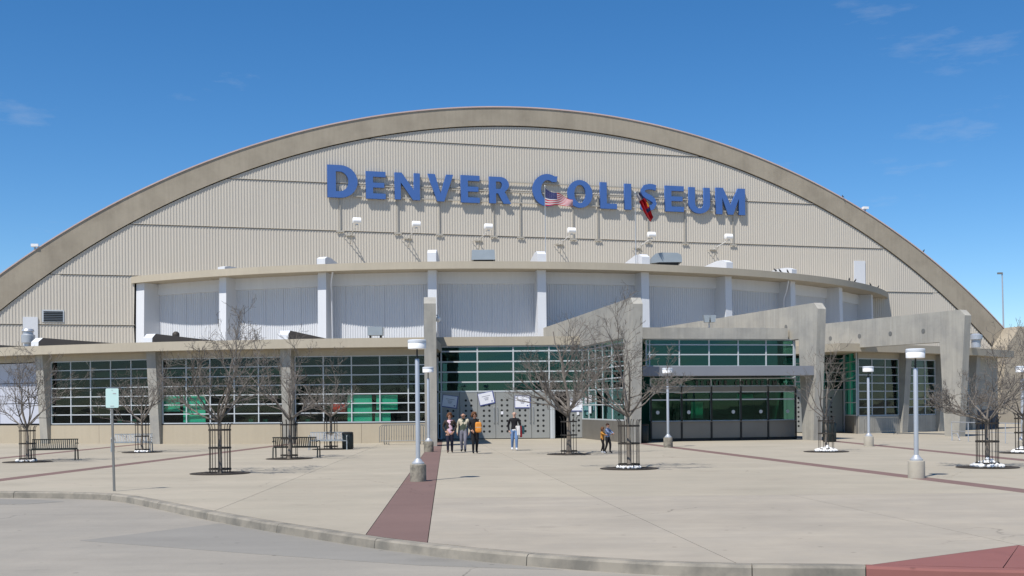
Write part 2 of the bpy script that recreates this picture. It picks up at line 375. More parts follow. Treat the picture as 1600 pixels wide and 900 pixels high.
cut(gp(150, 748), gp(640, 741), lambda c: side(c, bands[0][0], bands[0][1]) > 0 and side(c, bands[1][2], bands[1][3]) < 0)
cut(Vector((-60, 52, 0)), Vector((60, 53.5, 0)))
cut(Vector((-60, 36.5, 0)), Vector((60, 37.2, 0)))
cut(gp(1350, 884.0), gp(1592, 851.5), lambda c: c.y < 24 and c.x > -3)
cut(gp(1592, 851.5), gp(1690, 873), lambda c: c.y < 24 and c.x > 3)
rA, rB, rC = gp(1350, 884.0), gp(1592, 851.5), gp(1690, 873)
cut(gp(1592, 851.5), gp(1555, 905), lambda c: c.x > 3 and side(c, rA, rB) < 0)
bmesh.ops.recalc_face_normals(bm, faces=bm.faces[:])
bm.faces.ensure_lookup_table()
def inside_poly(f):
    vs_ = [v.co for v in f.verts]
    c = f.calc_center_median()
    return c
for f in list(bm.faces):
    area = f.calc_area()
    if area < 0.02: continue
    c = f.calc_center_bounds() if len(f.verts) < 6 else f.calc_center_median_weighted()
    isb = False
    for (a0, a1, b0, b1) in bands:
        if side(c, a0, a1) * side(c, b0, b1) < 0 and max(side(v.co, a0, a1) / (a1 - a0).length for v in f.verts) - min(side(v.co, a0, a1) / (a1 - a0).length for v in f.verts) < 1.6: isb = True
    isr = side(c, rA, rB) < 0 and side(c, rB, rC) < 0 and c.x > 2 and c.y < 20
    b2 = bmesh.new(); nf = b2.faces.new([b2.verts.new(v.co) for v in f.verts])
    if nf.normal.z < 0 or True: b2.normal_update()
    if nf.normal.z < 0: nf.normal_flip()
    bmesh.ops.inset_individual(b2, faces=[nf], thickness=0.009)
    keep = max(b2.faces, key=lambda q_: q_.calc_area())
    bmesh.ops.delete(b2, geom=[q_ for q_ in b2.faces if q_ is not keep], context='FACES')
    ex = bmesh.ops.extrude_face_region(b2, geom=[keep])
    for v in [q_ for q_ in ex['geom'] if isinstance(q_, bmesh.types.BMVert)]: v.co.z -= 0.034
    bmesh.ops.recalc_face_normals(b2, faces=b2.faces[:])
    nm = 'paving_band' if isb else ('ramp_panel' if isr else 'concrete_panel')
    me = bpy.data.meshes.new(nm); b2.to_mesh(me); b2.free()
    me.materials.append(M['band' if isb else ('ramp' if isr else ('plaza2' if c.y < 24 and c.x > -1.5 else 'plaza'))])
    o = bpy.data.objects.new(nm, me); col.objects.link(o); o.parent = plaza; o.location = -WPOS['plaza']
bm.free()

# ================================================================== THE ARENA
arena = thing('arena_building', (0, 80, 0), 'concrete and beige corrugated arena with a wide arched front and blue sign', 'building')
# ---- arch
AS, ZO, RO, ZI, RI = 2.71, -38.80, 64.89, -36.79, 61.45
def zo(s): return ZO + math.sqrt(max(RO * RO - (s - AS) ** 2, 0))
def zi(s): return ZI + math.sqrt(max(RI * RI - (s - AS) ** 2, 0))
NS = 120; ss = [AS - 51.3 + 102.6 * i / NS for i in range(NS + 1)]
m1 = MB(); vs_, fs = [], []
for s in ss:
    a, b = max(zi(s) if abs(s - AS) < 48.4 else 0, -0.5), max(zo(s), 0)
    vs_ += [fac(s, a, 0.13), fac(s, b, 0.13), fac(s, b, -1.6), fac(s, a, -1.6)]
for i in range(NS):
    for k in range(4): fs.append((i * 4 + k, i * 4 + (k + 1) % 4, i * 4 + 4 + (k + 1) % 4, i * 4 + 4 + k))
m1.add(vs_, fs).build('arch_rib', 'rib', arena, smooth=True)
m1 = MB(); vs_, fs = [], []
for s in ss:
    z = zo(s); vs_ += [fac(s, z + 0.004, 0.19), fac(s, z + 0.10, 0.19), fac(s, z + 0.10, -0.2), fac(s, z + 0.004, -0.2)]
for i in range(NS):
    for k in range(4): fs.append((i * 4 + k, i * 4 + (k + 1) % 4, i * 4 + 4 + (k + 1) % 4, i * 4 + 4 + k))
m1.add(vs_, fs).build('roof_edge_flashing', 'gutter', arena, smooth=True)
m1 = MB(); vs_, fs = [], []
for s in ss:
    z = zo(s) - 0.15; vs_ += [fac(s, z, -1.62), fac(s, z, -95)]
for i in range(NS): fs.append((i * 2, i * 2 + 2, i * 2 + 3, i * 2 + 1))
vs_ += [fac(ss[0], -0.3, -95), fac(ss[-1], -0.3, -95)]
m1.add(vs_, fs).build('roof_shell', 'roof', arena, smooth=True)
for sg in (1, -1):   # abutments where the arch springs
    f_ = lambda s, z, o_: fac(AS + sg * (s - AS), z, o_)
    P = [(44.6, -0.2), (45.6, 6.9), (47.0, 8.75), (53.5, 8.3), (62, 7.6), (62, -0.2)]
    MB().sweep([f_(s, z, 2.2) for s, z in P], FN * -9).build('abutment', 'rib', arena)
# ---- gable cladding
bk = MB(); prof = [fac(s, 0, -1.15) for s in (ss[0], ss[-1])] + [fac(s, max(zo(s) - 0.5, 0), -1.15) for s in reversed(ss)]
bk.sweep(prof, FN * -0.3).build('gable_wall', 'back', arena)
zr = [0.0, facpx(60, 507.3)[1], facpx(150, 430)[1], facpx(300, 353.5)[1], facpx(420, 282)[1], facpx(640, 220.5)[1], 40.0]
PIT = 0.215
sA, sB = facpx(210.5, 470)[0], facpx(268, 470)[0]
for k in range(6):
    z0, z1 = zr[k] + 0.018, zr[k + 1] - 0.018
    mb = MB(); vs_, fs = [], []; prev = None; s = -46.5
    while s < 50.5:
        for ds, d in ((0.0, 0.0), (0.085, 0.0), (0.11, 0.026), (0.19, 0.026)):
            x = s + ds; zt = min(z1, (zi(x) - 0.08) if abs(x - AS) < 48 else 0.0); zl = z0
            if sA < x < sB:   # recess where the drum's end bay runs in behind the gable sheeting
                if z0 < 5.6: zt = min(zt, 5.6)
                else: zl = max(z0, 11.6)
            if zt > zl + 0.03:
                vs_ += [fac(x, zl, d), fac(x, zt, d)]
                if prev is not None: fs.append((prev, len(vs_) - 2, len(vs_) - 1, prev + 1))
                prev = len(vs_) - 2
            else: prev = None
        s += PIT
    if vs_: mb.add(vs_, fs).build('corrugated_cladding', 'clad', arena, fix=False)
for k in range(1, 6):   # flashing under each lap
    xs_ = [x for x in ss if zi(x) > zr[k] and abs(x - AS) < 46]
    for qa, qb in (((xs_[0], sA), (sB, xs_[-1])) if 5.6 < zr[k] < 11.6 and xs_[0] < sA else ((xs_[0], xs_[-1]),)):
        MB().bar(fac(qa, zr[k] + 0.05, 0.05), fac(qb, zr[k] + 0.05, 0.05), 0.05, 0.03, side=FN).build('lap_flashing', 'clad', arena)
def facbox(x0, y0, x1, y1, out0, out1, name, mt, par=arena, label=None):
    s0, za = facpx(x0, y1, out1); s1, zb = facpx(x1, y0, out1)
    return MB().sweep([fac(s0, za, out0), fac(s1, za, out0), fac(s1, zb, out0), fac(s0, zb, out0)], FN * (out1 - out0)).build(name, mt, par, label=label)
d1 = facbox(36, 495.5, 59, 548, 0.0, 0.10, 'access_door', 'white'); facbox(1335, 408, 1352, 444, 0.0, 0.10, 'access_door', 'white')
lv = facbox(65.5, 484.5, 100, 503, 0.0, 0.06, 'louvre_vent', 'frame')
for i in range(6):
    y = 486.6 + i * 2.75; facbox(68, y, 98, y + 1.5, 0.061, 0.09, 'louvre_slat', 'dark' if True else 'frame', lv)
# ---- upper drum: slab, wall, white fins
ZD1, ZD0 = 11.77, 11.28
arc = [pol(41.6, t) for t in [-34.4 + 100.6 * i / 70 for i in range(71)]]
MB().prism([(p.x, p.y) for p in arc], ZD0, ZD1).build('drum_roof_slab', 'fascia', arena)
fins = [-33.6, -22.9, -12.0, -1.2, 9.3, 19.9, 29.8, 39.4, 49.3, 60.3]
fh = [0, .32, .62, .92, .82, .80, .70, .55, 0, 0]
ZR = 5.72
for i, t in enumerate(fins):
    wd = 0.60 if i else 0.9
    def fp(Rr, z, sgn): 
        p = pol(Rr, t, z); return p + Vector((math.cos(R(t)), math.sin(R(t)), 0)) * (wd / 2 * sgn)
    rb = 39.4; ro = 41.0 if i else 41.35
    mb = MB(); mb.hexa([fp(ro, ZR - 0.1, -1), fp(ro, ZR - 0.1, 1), fp(rb, ZR - 0.1, 1), fp(rb, ZR - 0.1, -1),
                        fp(ro - .1, ZD0 - .003, -1), fp(ro - .1, ZD0 - .003, 1), fp(rb, ZD0 - .003, 1), fp(rb, ZD0 - .003, -1)])
    mb.build('drum_fin', 'white', arena)
    if fh[i]:
        h = fh[i]; mb = MB(); e = ZD1 + 0.003
        mb.sweep([fp(41.05, e, -1), fp(41.05, e + h * 0.72, -1), fp(40.6, e + h, -1), fp(39.9, e + h, -1), fp(36.2, e, -1)], fp(41, 0, 1) - fp(41, 0, -1))
        mb.build('roof_rib_end', 'white', arena)
RW = 39.72
ends = [pol(39.85, -33.0)] + [pol(RW, t) for t in fins[1:]] + [pol(39.9, 64.2)]
for a, b in zip(ends, ends[1:]):
    d = (b - a); L_ = d.length; d.normalize(); nn = Vector((d.y, -d.x, 0)); a = a + d * 0.02; L_ -= 0.04
    P = lambda t, z, o_: a + d * t + nn * o_ + Vector((0, 0, z))
    n = int(L_ / 0.172); vs_ = []
    for i in range(n):
        for ds, q_ in ((0.0, 0.0), (0.4, 0.0), (0.5, 0.035), (0.9, 0.035)):
            gap = 0.022 if i % 8 == 7 and ds == 0.0 else 0
            vs_ += [P(L_ * (i + ds) / n, ZR + 0.66, q_ - gap), P(L_ * (i + ds) / n, 10.45, q_ - gap)]
    fs = [(2 * i, 2 * i + 2, 2 * i + 3, 2 * i + 1) for i in range(len(vs_) // 2 - 1)]
    MB().add(vs_, fs).build('drum_cladding', 'drum', arena, fix=False)
    for z0, z1, o_, mt, nm in ((10.45, ZD0 - 0.004, 0.16, 'white', 'drum_header'), (ZR - 0.2, ZR + 0.58, 0.14, 'upstand', 'drum_upstand')):
        MB().hexa([P(0, z0, o_), P(L_, z0, o_), P(L_, z0, -.3), P(0, z0, -.3), P(0, z1, o_), P(L_, z1, o_), P(L_, z1, -.3), P(0, z1, -.3)]).build(nm, mt, arena)
# ---- window builder
def window(P0, P1, fx, zs, g_mat='glass', wd=0.06, name='window', par=arena, skip=(), panes=True):
    P0 = Vector((P0[0], P0[1], 0)); P1 = Vector((P1[0], P1[1], 0)); d = (P1 - P0); L_ = d.length; d = d / L_; n = Vector((d.y, -d.x, 0))
    up = Vector((0, 0, 1)); pt_ = lambda fr_, z, o_=0.0: P0 + d * (fr_ * L_) + up * z + n * o_
    fr = MB(); za, zb = zs[0], zs[-1]
    fr.bar(pt_(fx[0], za), pt_(fx[-1], za), 0.09, wd, side=n); fr.bar(pt_(fx[0], zb), pt_(fx[-1], zb), 0.09, wd, side=n)
    for q_ in (fx[0], fx[-1]): fr.bar(pt_(q_, za + wd / 2), pt_(q_, zb - wd / 2), 0.088, wd, side=n)
    W = fr.build(name, 'frame', par)
    for q_ in fx[1:-1]: MB().bar(pt_(q_, za + wd / 2), pt_(q_, zb - wd / 2), 0.084, wd * 0.95, side=n).build('mullion', 'frame', W)
    for z in zs[1:-1]: MB().bar(pt_(fx[0], z) + d * wd / 2, pt_(fx[-1], z) - d * wd / 2, 0.074, wd * 0.9, side=n).build('transom', 'frame', W)
    if panes:
        h = wd * 0.52
        for i in range(len(fx) - 1):
            for j in range(len(zs) - 1):
                if (i, j) in skip: continue
                e = h / L_; j1 = random.uniform(-.006, .006); j2 = random.uniform(-.006, .006)
                MB().hexa([pt_(fx[i] + e, zs[j] + h, j1), pt_(fx[i + 1] - e, zs[j] + h, j2), pt_(fx[i + 1] - e, zs[j] + h, j2 - .012), pt_(fx[i] + e, zs[j] + h, j1 - .012),
                           pt_(fx[i] + e, zs[j + 1] - h, j1 + j2 * .5), pt_(fx[i + 1] - e, zs[j + 1] - h, j2 + j1 * .5), pt_(fx[i + 1] - e, zs[j + 1] - h, j2 + j1 * .5 - .012), pt_(fx[i] + e, zs[j + 1] - h, j1 + j2 * .5 - .012)]).build('pane', g_mat, W, fix=False)
    return W
lin = lambda a, b, n: [a + (b - a) * i / n for i in range(n + 1)]
# ---- left wing
WR, WF = 56.0, 57.1
SILL, HEAD = 1.16, 4.81
MB().ring(39.7, WF, -52, 0.35, 5.22, ZR, 60).build('wing_roof_slab', 'fascia', arena)
cols_l = [-40.7, -32.5, -24.3, -16.25, -8.05, 0.3]
for a, b in zip(cols_l, cols_l[1:]):
    MB().ring(WR - .35, WR + 0.05, a, b, HEAD + 0.035, 5.217, 6).build('window_header', 'fascia', arena)
    n = 2
    for k in range(n):
        q0 = a + (b - a) * k / n; q1 = a + (b - a) * (k + 1) / n
        MB().ring(WR - .35, WR + 0.06, q0 + 0.008, q1 - 0.008, 0, SILL - 0.09, 3).build('low_wall_panel', 'wall', arena)
    MB().ring(WR - .3, WR + 0.02, a, b, SILL - 0.088, SILL - 0.034, 6).build('sill', 'black', arena)
    if a < -24.5:
        for j, z in enumerate(lin(SILL, HEAD, 3)[:-1]):
            for k in range(4):
                q0 = a + .5 + (b - a - 1) * k / 4; q1 = a + .5 + (b - a - 1) * (k + 1) / 4
                MB().ring(WR - .1, WR, q0 + .022, q1 - .022, z + .022, z + (HEAD - SILL) / 3 - .022, 1).build('pale_wall_panel', 'lav', arena)
    else:
        # window bay, flat between two columns
        e0, e1 = pol(WR - 0.02, a + 0.36), pol(WR - 0.02, b - (0.36 if b < 0 else 0.3))
        fx = lin(0, 1, 5)
        if b > 0: fx = [0, .21, .42, .63, .84, 1]
        window(e0, e1, fx, lin(SILL, HEAD, 7))
    for t in (a,):
        def cp(Rr, z, sgn):
            p = pol(Rr, t, z); return p + Vector((math.cos(R(t)), math.sin(R(t)), 0)) * (0.29 * sgn)
        mb = MB(); mb.hexa([cp(WR + .24, 0, -1), cp(WR + .24, 0, 1), cp(WR - .2, 0, 1), cp(WR - .2, 0, -1), cp(WR + .62, 5.217, -1), cp(WR + .62, 5.217, 1), cp(WR - .2, 5.217, 1), cp(WR - .2, 5.217, -1)])
        mb.build('wing_column', 'conc', arena)
        mb = MB(); z = ZR + .003
        mb.sweep([cp(WF - .2, z, -1), cp(WF - .22, z + .26, -1), cp(WF - .55, z + .5, -1), cp(47, z + .42, -1), cp(47, z, -1)], cp(50, 0, 1) - cp(50, 0, -1)); mb.mi = [1, 1, 0, 0, 0, 1, 1]; mb.build('roof_beam', ['white', 'sideshade'], arena)  # side faces take the painted shade colour, front and top stay white
# interior seen through the glass
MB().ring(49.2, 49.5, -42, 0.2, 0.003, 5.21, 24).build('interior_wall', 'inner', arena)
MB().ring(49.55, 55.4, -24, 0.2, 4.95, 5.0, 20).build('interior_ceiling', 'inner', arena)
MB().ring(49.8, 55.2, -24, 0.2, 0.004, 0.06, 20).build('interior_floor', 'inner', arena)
MB().ring(52.0, 52.15, -24.2, -8.5, 4.02, 4.32, 16).build('interior_band', 'dgreen', arena)
def bay_item(x0, y0, x1, y1, name, mt, Rr=55.75, th=0.05):
    # stands just behind the glass, found by looking along the photograph's line of sight
    def hit(x):
        u, v = un(x, 620); k = u / F; A = k * k + 1; B = -2 * (k * CX + CY); Cc = CX * CX + CY * CY - Rr * Rr
        Y = (-B - math.sqrt(B * B - 4 * A * Cc)) / (2 * A); return Vector((k * Y, Y, 0))
    a, b = hit(x0), hit(x1); Y = (a.y + b.y) / 2; za, zb = at((x0 + x1) / 2, y1, Y).z, at((x0 + x1) / 2, y0, Y).z
    return MB().bar(a + Vector((0, 0, (za + zb) / 2)), b + Vector((0, 0, (za + zb) / 2)), th, zb - za, side=Vector((0, 1, 0))).build(name, mt, arena)
for q_ in ((252, 618, 281, 643), (286.5, 617, 321, 660), (543, 617, 581, 660), (588, 617, 621, 640), (586, 645, 610, 659)): bay_item(*q_, 'green_blind', 'green')
bay_item(521, 630, 540, 645, 'red_display_box', 'red', 55.5, 0.3)
for x in (390, 412, 478, 186, 208): bay_item(x, 655, x + 7, 661, 'countertop_box', 'dgreen', 55.4, 0.3)
# ---- rigid frames that project through the entrance
def frame(fx_, fy_, bx_, by_, zt=7.32, zb=5.46, wd=0.52, holes=0, column=True):
    f0 = Vector((fx_, fy_, 0)); b0 = Vector((bx_, by_, 0)); d = (b0 - f0); L_ = d.length; d.normalize(); n = Vector((-d.y, d.x, 0)); up = Vector((0, 0, 1))
    P = lambda t, z, s_=-1: f0 + d * t + up * z + n * (wd / 2 * s_)
    pr = [P(0.5, 0), P(0.0, zt - 0.34), P(0.34, zt), P(L_, zt - 0.12), P(L_, zb), P(1.8, zb), P(1.5, 0)]
    mb = MB(); mb.sweep(pr, n * wd); fo = mb.build('rigid_frame', 'conc', arena)
    for k in range(holes):
        for s_ in (-1, 1):
            c = P(3.0 + k * 2.55, zb + 0.72, s_ * 1.012); mb = MB(); a = []
            a = [c + (d * math.cos(t) + up * math.sin(t)) * 0.14 for t in [2 * math.pi * i / 14 for i in range(14)]]
            mb.sweep(a, n * s_ * 0.012).build('anchor_plate', 'pole', fo)
    return fo
p0 = at(673.5, 600, 57.3)
frame(p0.x, 57.0, p0.x * 78.3 / 57.3, 78.3, zt=7.42, wd=0.60)
frame(6.4, 58.2, 2.4, 79.2, zt=7.42, zb=5.48); frame(16.4, 60.8, 9.4, 80.6, zt=7.30, zb=5.46, holes=2); frame(25.9, 65.3, 15.8, 84.2, zt=7.22, zb=5.45, holes=6)
f1 = lambda Y: 6.4 - 4.0 * (Y - 58.2) / 21.0
f2 = lambda Y: 16.4 - 7.0 * (Y - 60.8) / 19.8
f3 = lambda Y: 25.9 - 10.1 * (Y - 65.3) / 18.9
# ---- main entrance wall
def door_leaf(x0, x1, Y, z0, z1, par=arena, handle=None):
    dl = MB().box(((x0 + x1) / 2, Y, (z0 + z1) / 2), (x1 - x0 - 0.02, 0.06, z1 - z0 - 0.01)).build('door_leaf', 'door', par)
    mb = MB(); xm = (x0 + x1) / 2
    for r_ in range(7):
        for sx in (-1, 1):
            mb.add([(xm + sx * .165 + 0.072 * math.cos(t), Y - 0.034, z0 + 0.42 + r_ * .312 + 0.072 * math.sin(t)) for t in [2 * math.pi * k / 12 for k in range(12)]], [tuple(range(12))])
    mb.build('round_light', 'dark', dl, fix=False, kind='stuff')
    if handle is not None:
        MB().tube([(handle, Y - .03, .95), (handle, Y - .10, 1.0), (handle, Y - .10, 1.9), (handle, Y - .03, 1.95)], .016, 6).build('door_handle', 'galv', dl)
    return dl
EY = 69.1
xe = [at(x, 580, EY).x for x in (684, 689.5, 746, 802, 858, 914)]
ze = [2.87, 3.43, 4.04, 4.65, 5.27, 5.56]
L_ = xe[-1] - xe[0]
window((xe[0], EY), (xe[-1], EY), [(x - xe[0]) / L_ for x in xe], ze, 'teal', 0.09)
MB().box(((xe[0] + xe[-1]) / 2 - .3, EY + .1, 5.87), (L_ + 1.6, .5, .52)).build('entrance_fascia', 'fascia', arena)
lx = [at(x, 650, EY).x for x in (690, 718.3, 746.5, 774.5, 802.5, 830.5, 859)]
for i in range(6): door_leaf(lx[i], lx[i + 1], EY, 0.04, 2.82, handle=(lx[i + 1] - .1 if i % 2 == 0 else lx[i] + .1))
ox0, ox1 = at(866, 650, EY).x, at(887, 650, EY).x
door_leaf(ox1, at(913, 650, EY).x, EY, 0.04, 2.82)
for x in (xe[1] - .03, lx[-1] + .10, ox0 - .03): MB().box((x, EY - .01, 1.41), (.085 if x != lx[-1] + .10 else .16, .12, 2.80)).build('door_post', 'frame', arena)
dl = MB().box((ox0 + .04, EY + .5, 1.43), (.05, 1.0, 2.75)).build('door_leaf', 'door', arena, label='open door leaf swung into the dark lobby')
window((xe[0], EY), (xe[1], EY), [0, 1], [.05, .95, 1.55, 2.2, 2.84], 'glass', .07)
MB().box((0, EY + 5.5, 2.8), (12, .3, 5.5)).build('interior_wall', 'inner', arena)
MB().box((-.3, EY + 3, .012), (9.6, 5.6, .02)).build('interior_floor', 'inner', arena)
MB().prism([(-5.6, EY + .36), (f1(EY + .36), EY + .36), (f1(80.5), 80.5), (-5.7, 80.5)], 5.57, 6.10).build('entrance_roof', 'fascia', arena)
# side glass wall below the first frame
a = Vector((f1(69.0) - .1, 69.0, 0)); b = Vector((f1(60.2) - .1, 60.2, 0))
window((a.x, a.y), (b.x, b.y), [.0, .17, .34, .51, .73, 1.0], [1.17, 2.0, 2.87, 3.43, 4.04, 4.65, 5.25, 5.45], 'teal', .07)
MB().bar(a + Vector((0, 0, .57)), a.lerp(b, .75) + Vector((0, 0, .57)), .10, 1.12, side=Vector((1, 0, 0))).build('metal_base_panel', 'panel', arena)
MB().bar(a.lerp(b, .755) + Vector((0, 0, .57)), b + Vector((0, 0, .57)), .10, 1.12, side=Vector((1, 0, 0))).build('metal_base_panel', 'panel', arena)
# ---- ticket office between the second and third frame
B0, B1 = Vector((7.05, 61.45, 0)), Vector((15.55, 63.2, 0))
def bfrac(x):
    u, v = un(x, 600); k = u / F; d = B1 - B0; t = (B0.x - k * B0.y) / (k * d.y - d.x); return t
def boothbar(t0, t1, z0, z1, out, th, name, mt, par=arena):
    d = (B1 - B0).normalized(); n = Vector((d.y, -d.x, 0)); z = Vector((0, 0, (z0 + z1) / 2))
    return MB().bar(B0.lerp(B1, t0) + n * out + z, B0.lerp(B1, t1) + n * out + z, th, z1 - z0, side=n).build(name, mt, par)
tx = [bfrac(x) for x in (1016, 1064, 1110.5, 1156.5, 1199, 1242)]
tu = [bfrac(x) for x in (1010, 1015, 1061.5, 1108, 1153.5, 1197, 1240)]
boothbar(-.02, bfrac(1228), 5.48, 6.08, .12, .4, 'ticket_fascia', 'conc')
window(B0, B1, tu, [4.02, 4.65, 5.18, 5.46], 'teal', .07)
window(B0, B1, tx, [2.95, 3.36], 'gglass', .06)
boothbar(tu[0], tx[-1], 2.66, 2.92, .04, .14, 'metal_spandrel', 'panel')
tw = window(B0, B1, tx, [1.07, 2.22, 2.64], 'gglass', .075)
for i in range(5): boothbar(tx[i] + .006, tx[i + 1] - .006, .16, 1.03, .02, .10, 'metal_base_panel', 'panel')
for t in tx: boothbar(t - .005, t + .005, .02, 2.93, .085, .05, 'booth_post', 'black')
boothbar(tx[0], tx[-1], .01, .15, -.02, .1, 'kick_plate', 'black')
boothbar(tx[0], tx[-1], 1.03, 1.07, .06, .22, 'ticket_counter', 'panel')
d_ = (B1 - B0).normalized(); n_ = Vector((d_.y, -d_.x, 0))
for i, x in enumerate((1027, 1075.5, 1145, 1188, 1230)):
    t = bfrac(x); c = B0.lerp(B1, t) + n_ * .015 + Vector((0, 0, 1.55)); mb = MB()
    mb.sweep([c + (d_ * math.cos(q_) + Vector((0, 0, 1)) * math.sin(q_)) * .10 for q_ in [2 * math.pi * k / 14 for k in range(14)]], n_ * .03).build('speak_hole', 'galv', tw)
    mb = MB(); c = B0.lerp(B1, t) + n_ * .05 + Vector((0, 0, 1.09)); mb.bar(c - d_ * .16, c + d_ * .16, .12, .03, side=n_).build('pay_tray', 'galv', tw)
c0 = Vector((6.75, 59.65, 0)); c1 = Vector((16.15, 61.2, 0))
cz = MB(); dd = (c1 - c0).normalized(); nn = Vector((dd.y, -dd.x, 0))
prof = [c0 + nn * a_ + Vector((0, 0, z)) for a_, z in ((.12, 3.46), (.12, 3.96), (-.2, 3.96), (-.2, 3.88), (.08, 3.88), (.08, 3.54), (-.2, 3.54), (-.2, 3.46))]
cz.sweep(prof, c1 - c0).build('steel_channel', 'channel', arena)
can = MB(); can.add([c0 - nn * .2 + Vector((0, 0, 3.47)), c1 - nn * .2 + Vector((0, 0, 3.47)), B1 + Vector((0, 0, 3.47)) + n_ * .08, B0 + Vector((0, 0, 3.47)) + n_ * .08,
          c0 - nn * .2 + Vector((0, 0, 3.56)), c1 - nn * .2 + Vector((0, 0, 3.56)), B1 + Vector((0, 0, 3.56)) + n_ * .08, B0 + Vector((0, 0, 3.56)) + n_ * .08],
        [(3, 2, 1, 0), (4, 5, 6, 7), (0, 1, 5, 4), (1, 2, 6, 5), (2, 3, 7, 6), (3, 0, 4, 7)]); can.build('canopy_deck', 'channel', arena)
MB().prism([(B0.x - .25, B0.y + .35), (bfrac(1228) * 0 + f2(63.3) - .3, 63.2), (f2(78.5) - .27, 78.5), (f1(78.5) + .28, 78.5)], 5.49, 6.0).build('ticket_roof', 'fascia', arena)
MB().prism([(B0.x + .1, B0.y + 3.2), (B1.x - 1.6, B1.y + 3.2), (B1.x - 1.7, B1.y + 3.5), (B0.x, B0.y + 3.5)], .003, 5.4).build('interior_wall', 'dgreen', arena)
MB().prism([(B1.x - .75, B1.y + .2), (B1.x - .6, B1.y + .2), (B1.x - 1.45, B1.y + 3.6), (B1.x - 1.6, B1.y + 3.6)], .003, 5.4).build('interior_wall', 'dgreen', arena)
MB().prism([(B0.x + .1, B0.y + .35), (B1.x - .8, B1.y + .35), (B1.x - 1.5, B1.y + 3.1), (B0.x, B0.y + 3.1)], .004, .05).build('interior_floor', 'inner', arena)
for x0, x1, z0, z1, mt in ((1092, 1110, 1.2, 2.1, 'green'), (1066, 1084, 1.1, 1.7, 'black'), (1165, 1190, 2.25, 2.5, 'green'), (1120, 1150, 1.1, 1.3, 'inner'), (1204, 1216, 1.1, 1.4, 'black')):
    boothbar(bfrac(x0), bfrac(x1), z0, z1, -1.2, .1, 'booth_fitting', mt)
e2 = Vector((0, 77.3, 0))
window((B1.x - .02, B1.y), (f2(64.9) - .3, 64.9), [0, 1], [2.9, 3.4, 3.95, 4.6, 5.1, 5.45], 'glass', .06)
# ---- second entrance beyond the third frame
Y2 = 77.3
xw = [at(x, 600, Y2).x for x in (1238, 1264, 1290, 1318.5, 1327, 1335)]
x_l = f2(Y2) + .3
lw = xw[4] - x_l
window((x_l, Y2), (xw[4], Y2), [0, .22, .44, .64, (xw[3] - x_l) / lw, 1], [2.87, 3.43, 4.04, 4.65, 5.25, 5.55], 'teal', .08)
x = x_l + .1
dw = (xw[3] - .1 - x) / 6
for i in range(6): door_leaf(x + i * dw, x + (i + 1) * dw, Y2, .04, 2.82, handle=(x + (i + 1) * dw - .1 if i % 2 == 0 else x + i * dw + .1))
MB().box((xw[3], Y2 - .02, 1.42), (.1, .14, 2.8)).build('door_post', 'frame', arena)
wq = pol(52.78, 30.2)
window((xw[3] + .06, Y2 - .05), (wq.x, wq.y), [0, .5, 1], [1.17, 2.0, 2.87, 3.43, 4.04, 4.65, 5.25, 5.55], 'teal', .07)
MB().bar(Vector((xw[3] + .06, Y2 - .05, .57)), Vector((wq.x, wq.y, .57)), .1, 1.12, side=Vector((1, 0, 0))).build('metal_base_panel', 'panel', arena)
MB().bar(Vector((xw[3] + .3, Y2 + .9, 2.9)), Vector((wq.x + .2, wq.y + 1.2, 2.9)), .25, 5.0, side=Vector((0, 1, 0))).build('green_column_wrap', 'green', arena)
MB().prism([(x_l, Y2 - .3), (xw[4] + .1, Y2 - .3), (xw[4] + .1, 84), (x_l, 84)], 5.57, 6.13).build('entrance_roof', 'fascia', arena)
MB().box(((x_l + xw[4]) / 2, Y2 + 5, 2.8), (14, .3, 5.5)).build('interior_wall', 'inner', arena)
# ---- right wing
WR2, WF2 = 52.8, 53.9
MB().ring(39.7, WF2, 27.5, 50.5, 5.20, 5.70, 30).build('wing_roof_slab', 'fascia', arena)
cr = [30.3, 34.9, 39.4, 44.5, 50.2]
for i, (a, b) in enumerate(zip(cr, cr[1:])):
    if i < 3:
        MB().ring(WR2 - .3, WR2 + .05, a, b, HEAD + .035, 5.197, 5).build('window_header', 'fascia', arena)
        MB().ring(WR2 - .3, WR2 + .06, a + .01, b - .01, 0, SILL - .04, 4).build('low_wall_panel', 'conc', arena)
        window(pol(WR2 - .02, a + (.36 if i else .05)), pol(WR2 - .02, b - .36), lin(0, 1, 3), lin(SILL, HEAD, 7))
    else:
        MB().ring(WR2 - .3, WR2, a, b, 1.42, 5.197, 6).build('plain_wall_panel', 'conc', arena)
        MB().ring(WR2 - .3, WR2 + .02, a, b, 0, 1.41, 6).build('plain_wall_panel', 'navyband', arena)
    if i:
        t = a
        def cp(Rr, z, sgn):
            p = pol(Rr, t, z); return p + Vector((math.cos(R(t)), math.sin(R(t)), 0)) * (0.29 * sgn)
        MB().hexa([cp(WR2 + .24, 0, -1), cp(WR2 + .24, 0, 1), cp(WR2 - .2, 0, 1), cp(WR2 - .2, 0, -1), cp(WR2 + .62, 5.197, -1), cp(WR2 + .62, 5.197, 1), cp(WR2 - .2, 5.197, 1), cp(WR2 - .2, 5.197, -1)]).build('wing_column', 'conc', arena)
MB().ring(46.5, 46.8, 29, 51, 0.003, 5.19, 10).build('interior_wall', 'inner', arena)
MB().ring(46.8, 52.4, 50.0, 50.3, 0.003, 5.19, 1).build('end_wall', 'conc', arena)
# downpipes on the drum
for t, sg in ((-12.0, 1), (39.4, -1)):
    q_ = t + sg * .75
    MB().tube([pol(41.2, q_ + sg * .5, ZD0), pol(40.75, q_ + .1 * sg, 10.5), pol(40.45, q_, 9.9), pol(40.4, q_, ZR)], .06, 8).build('downpipe', 'white', arena, smooth=True)

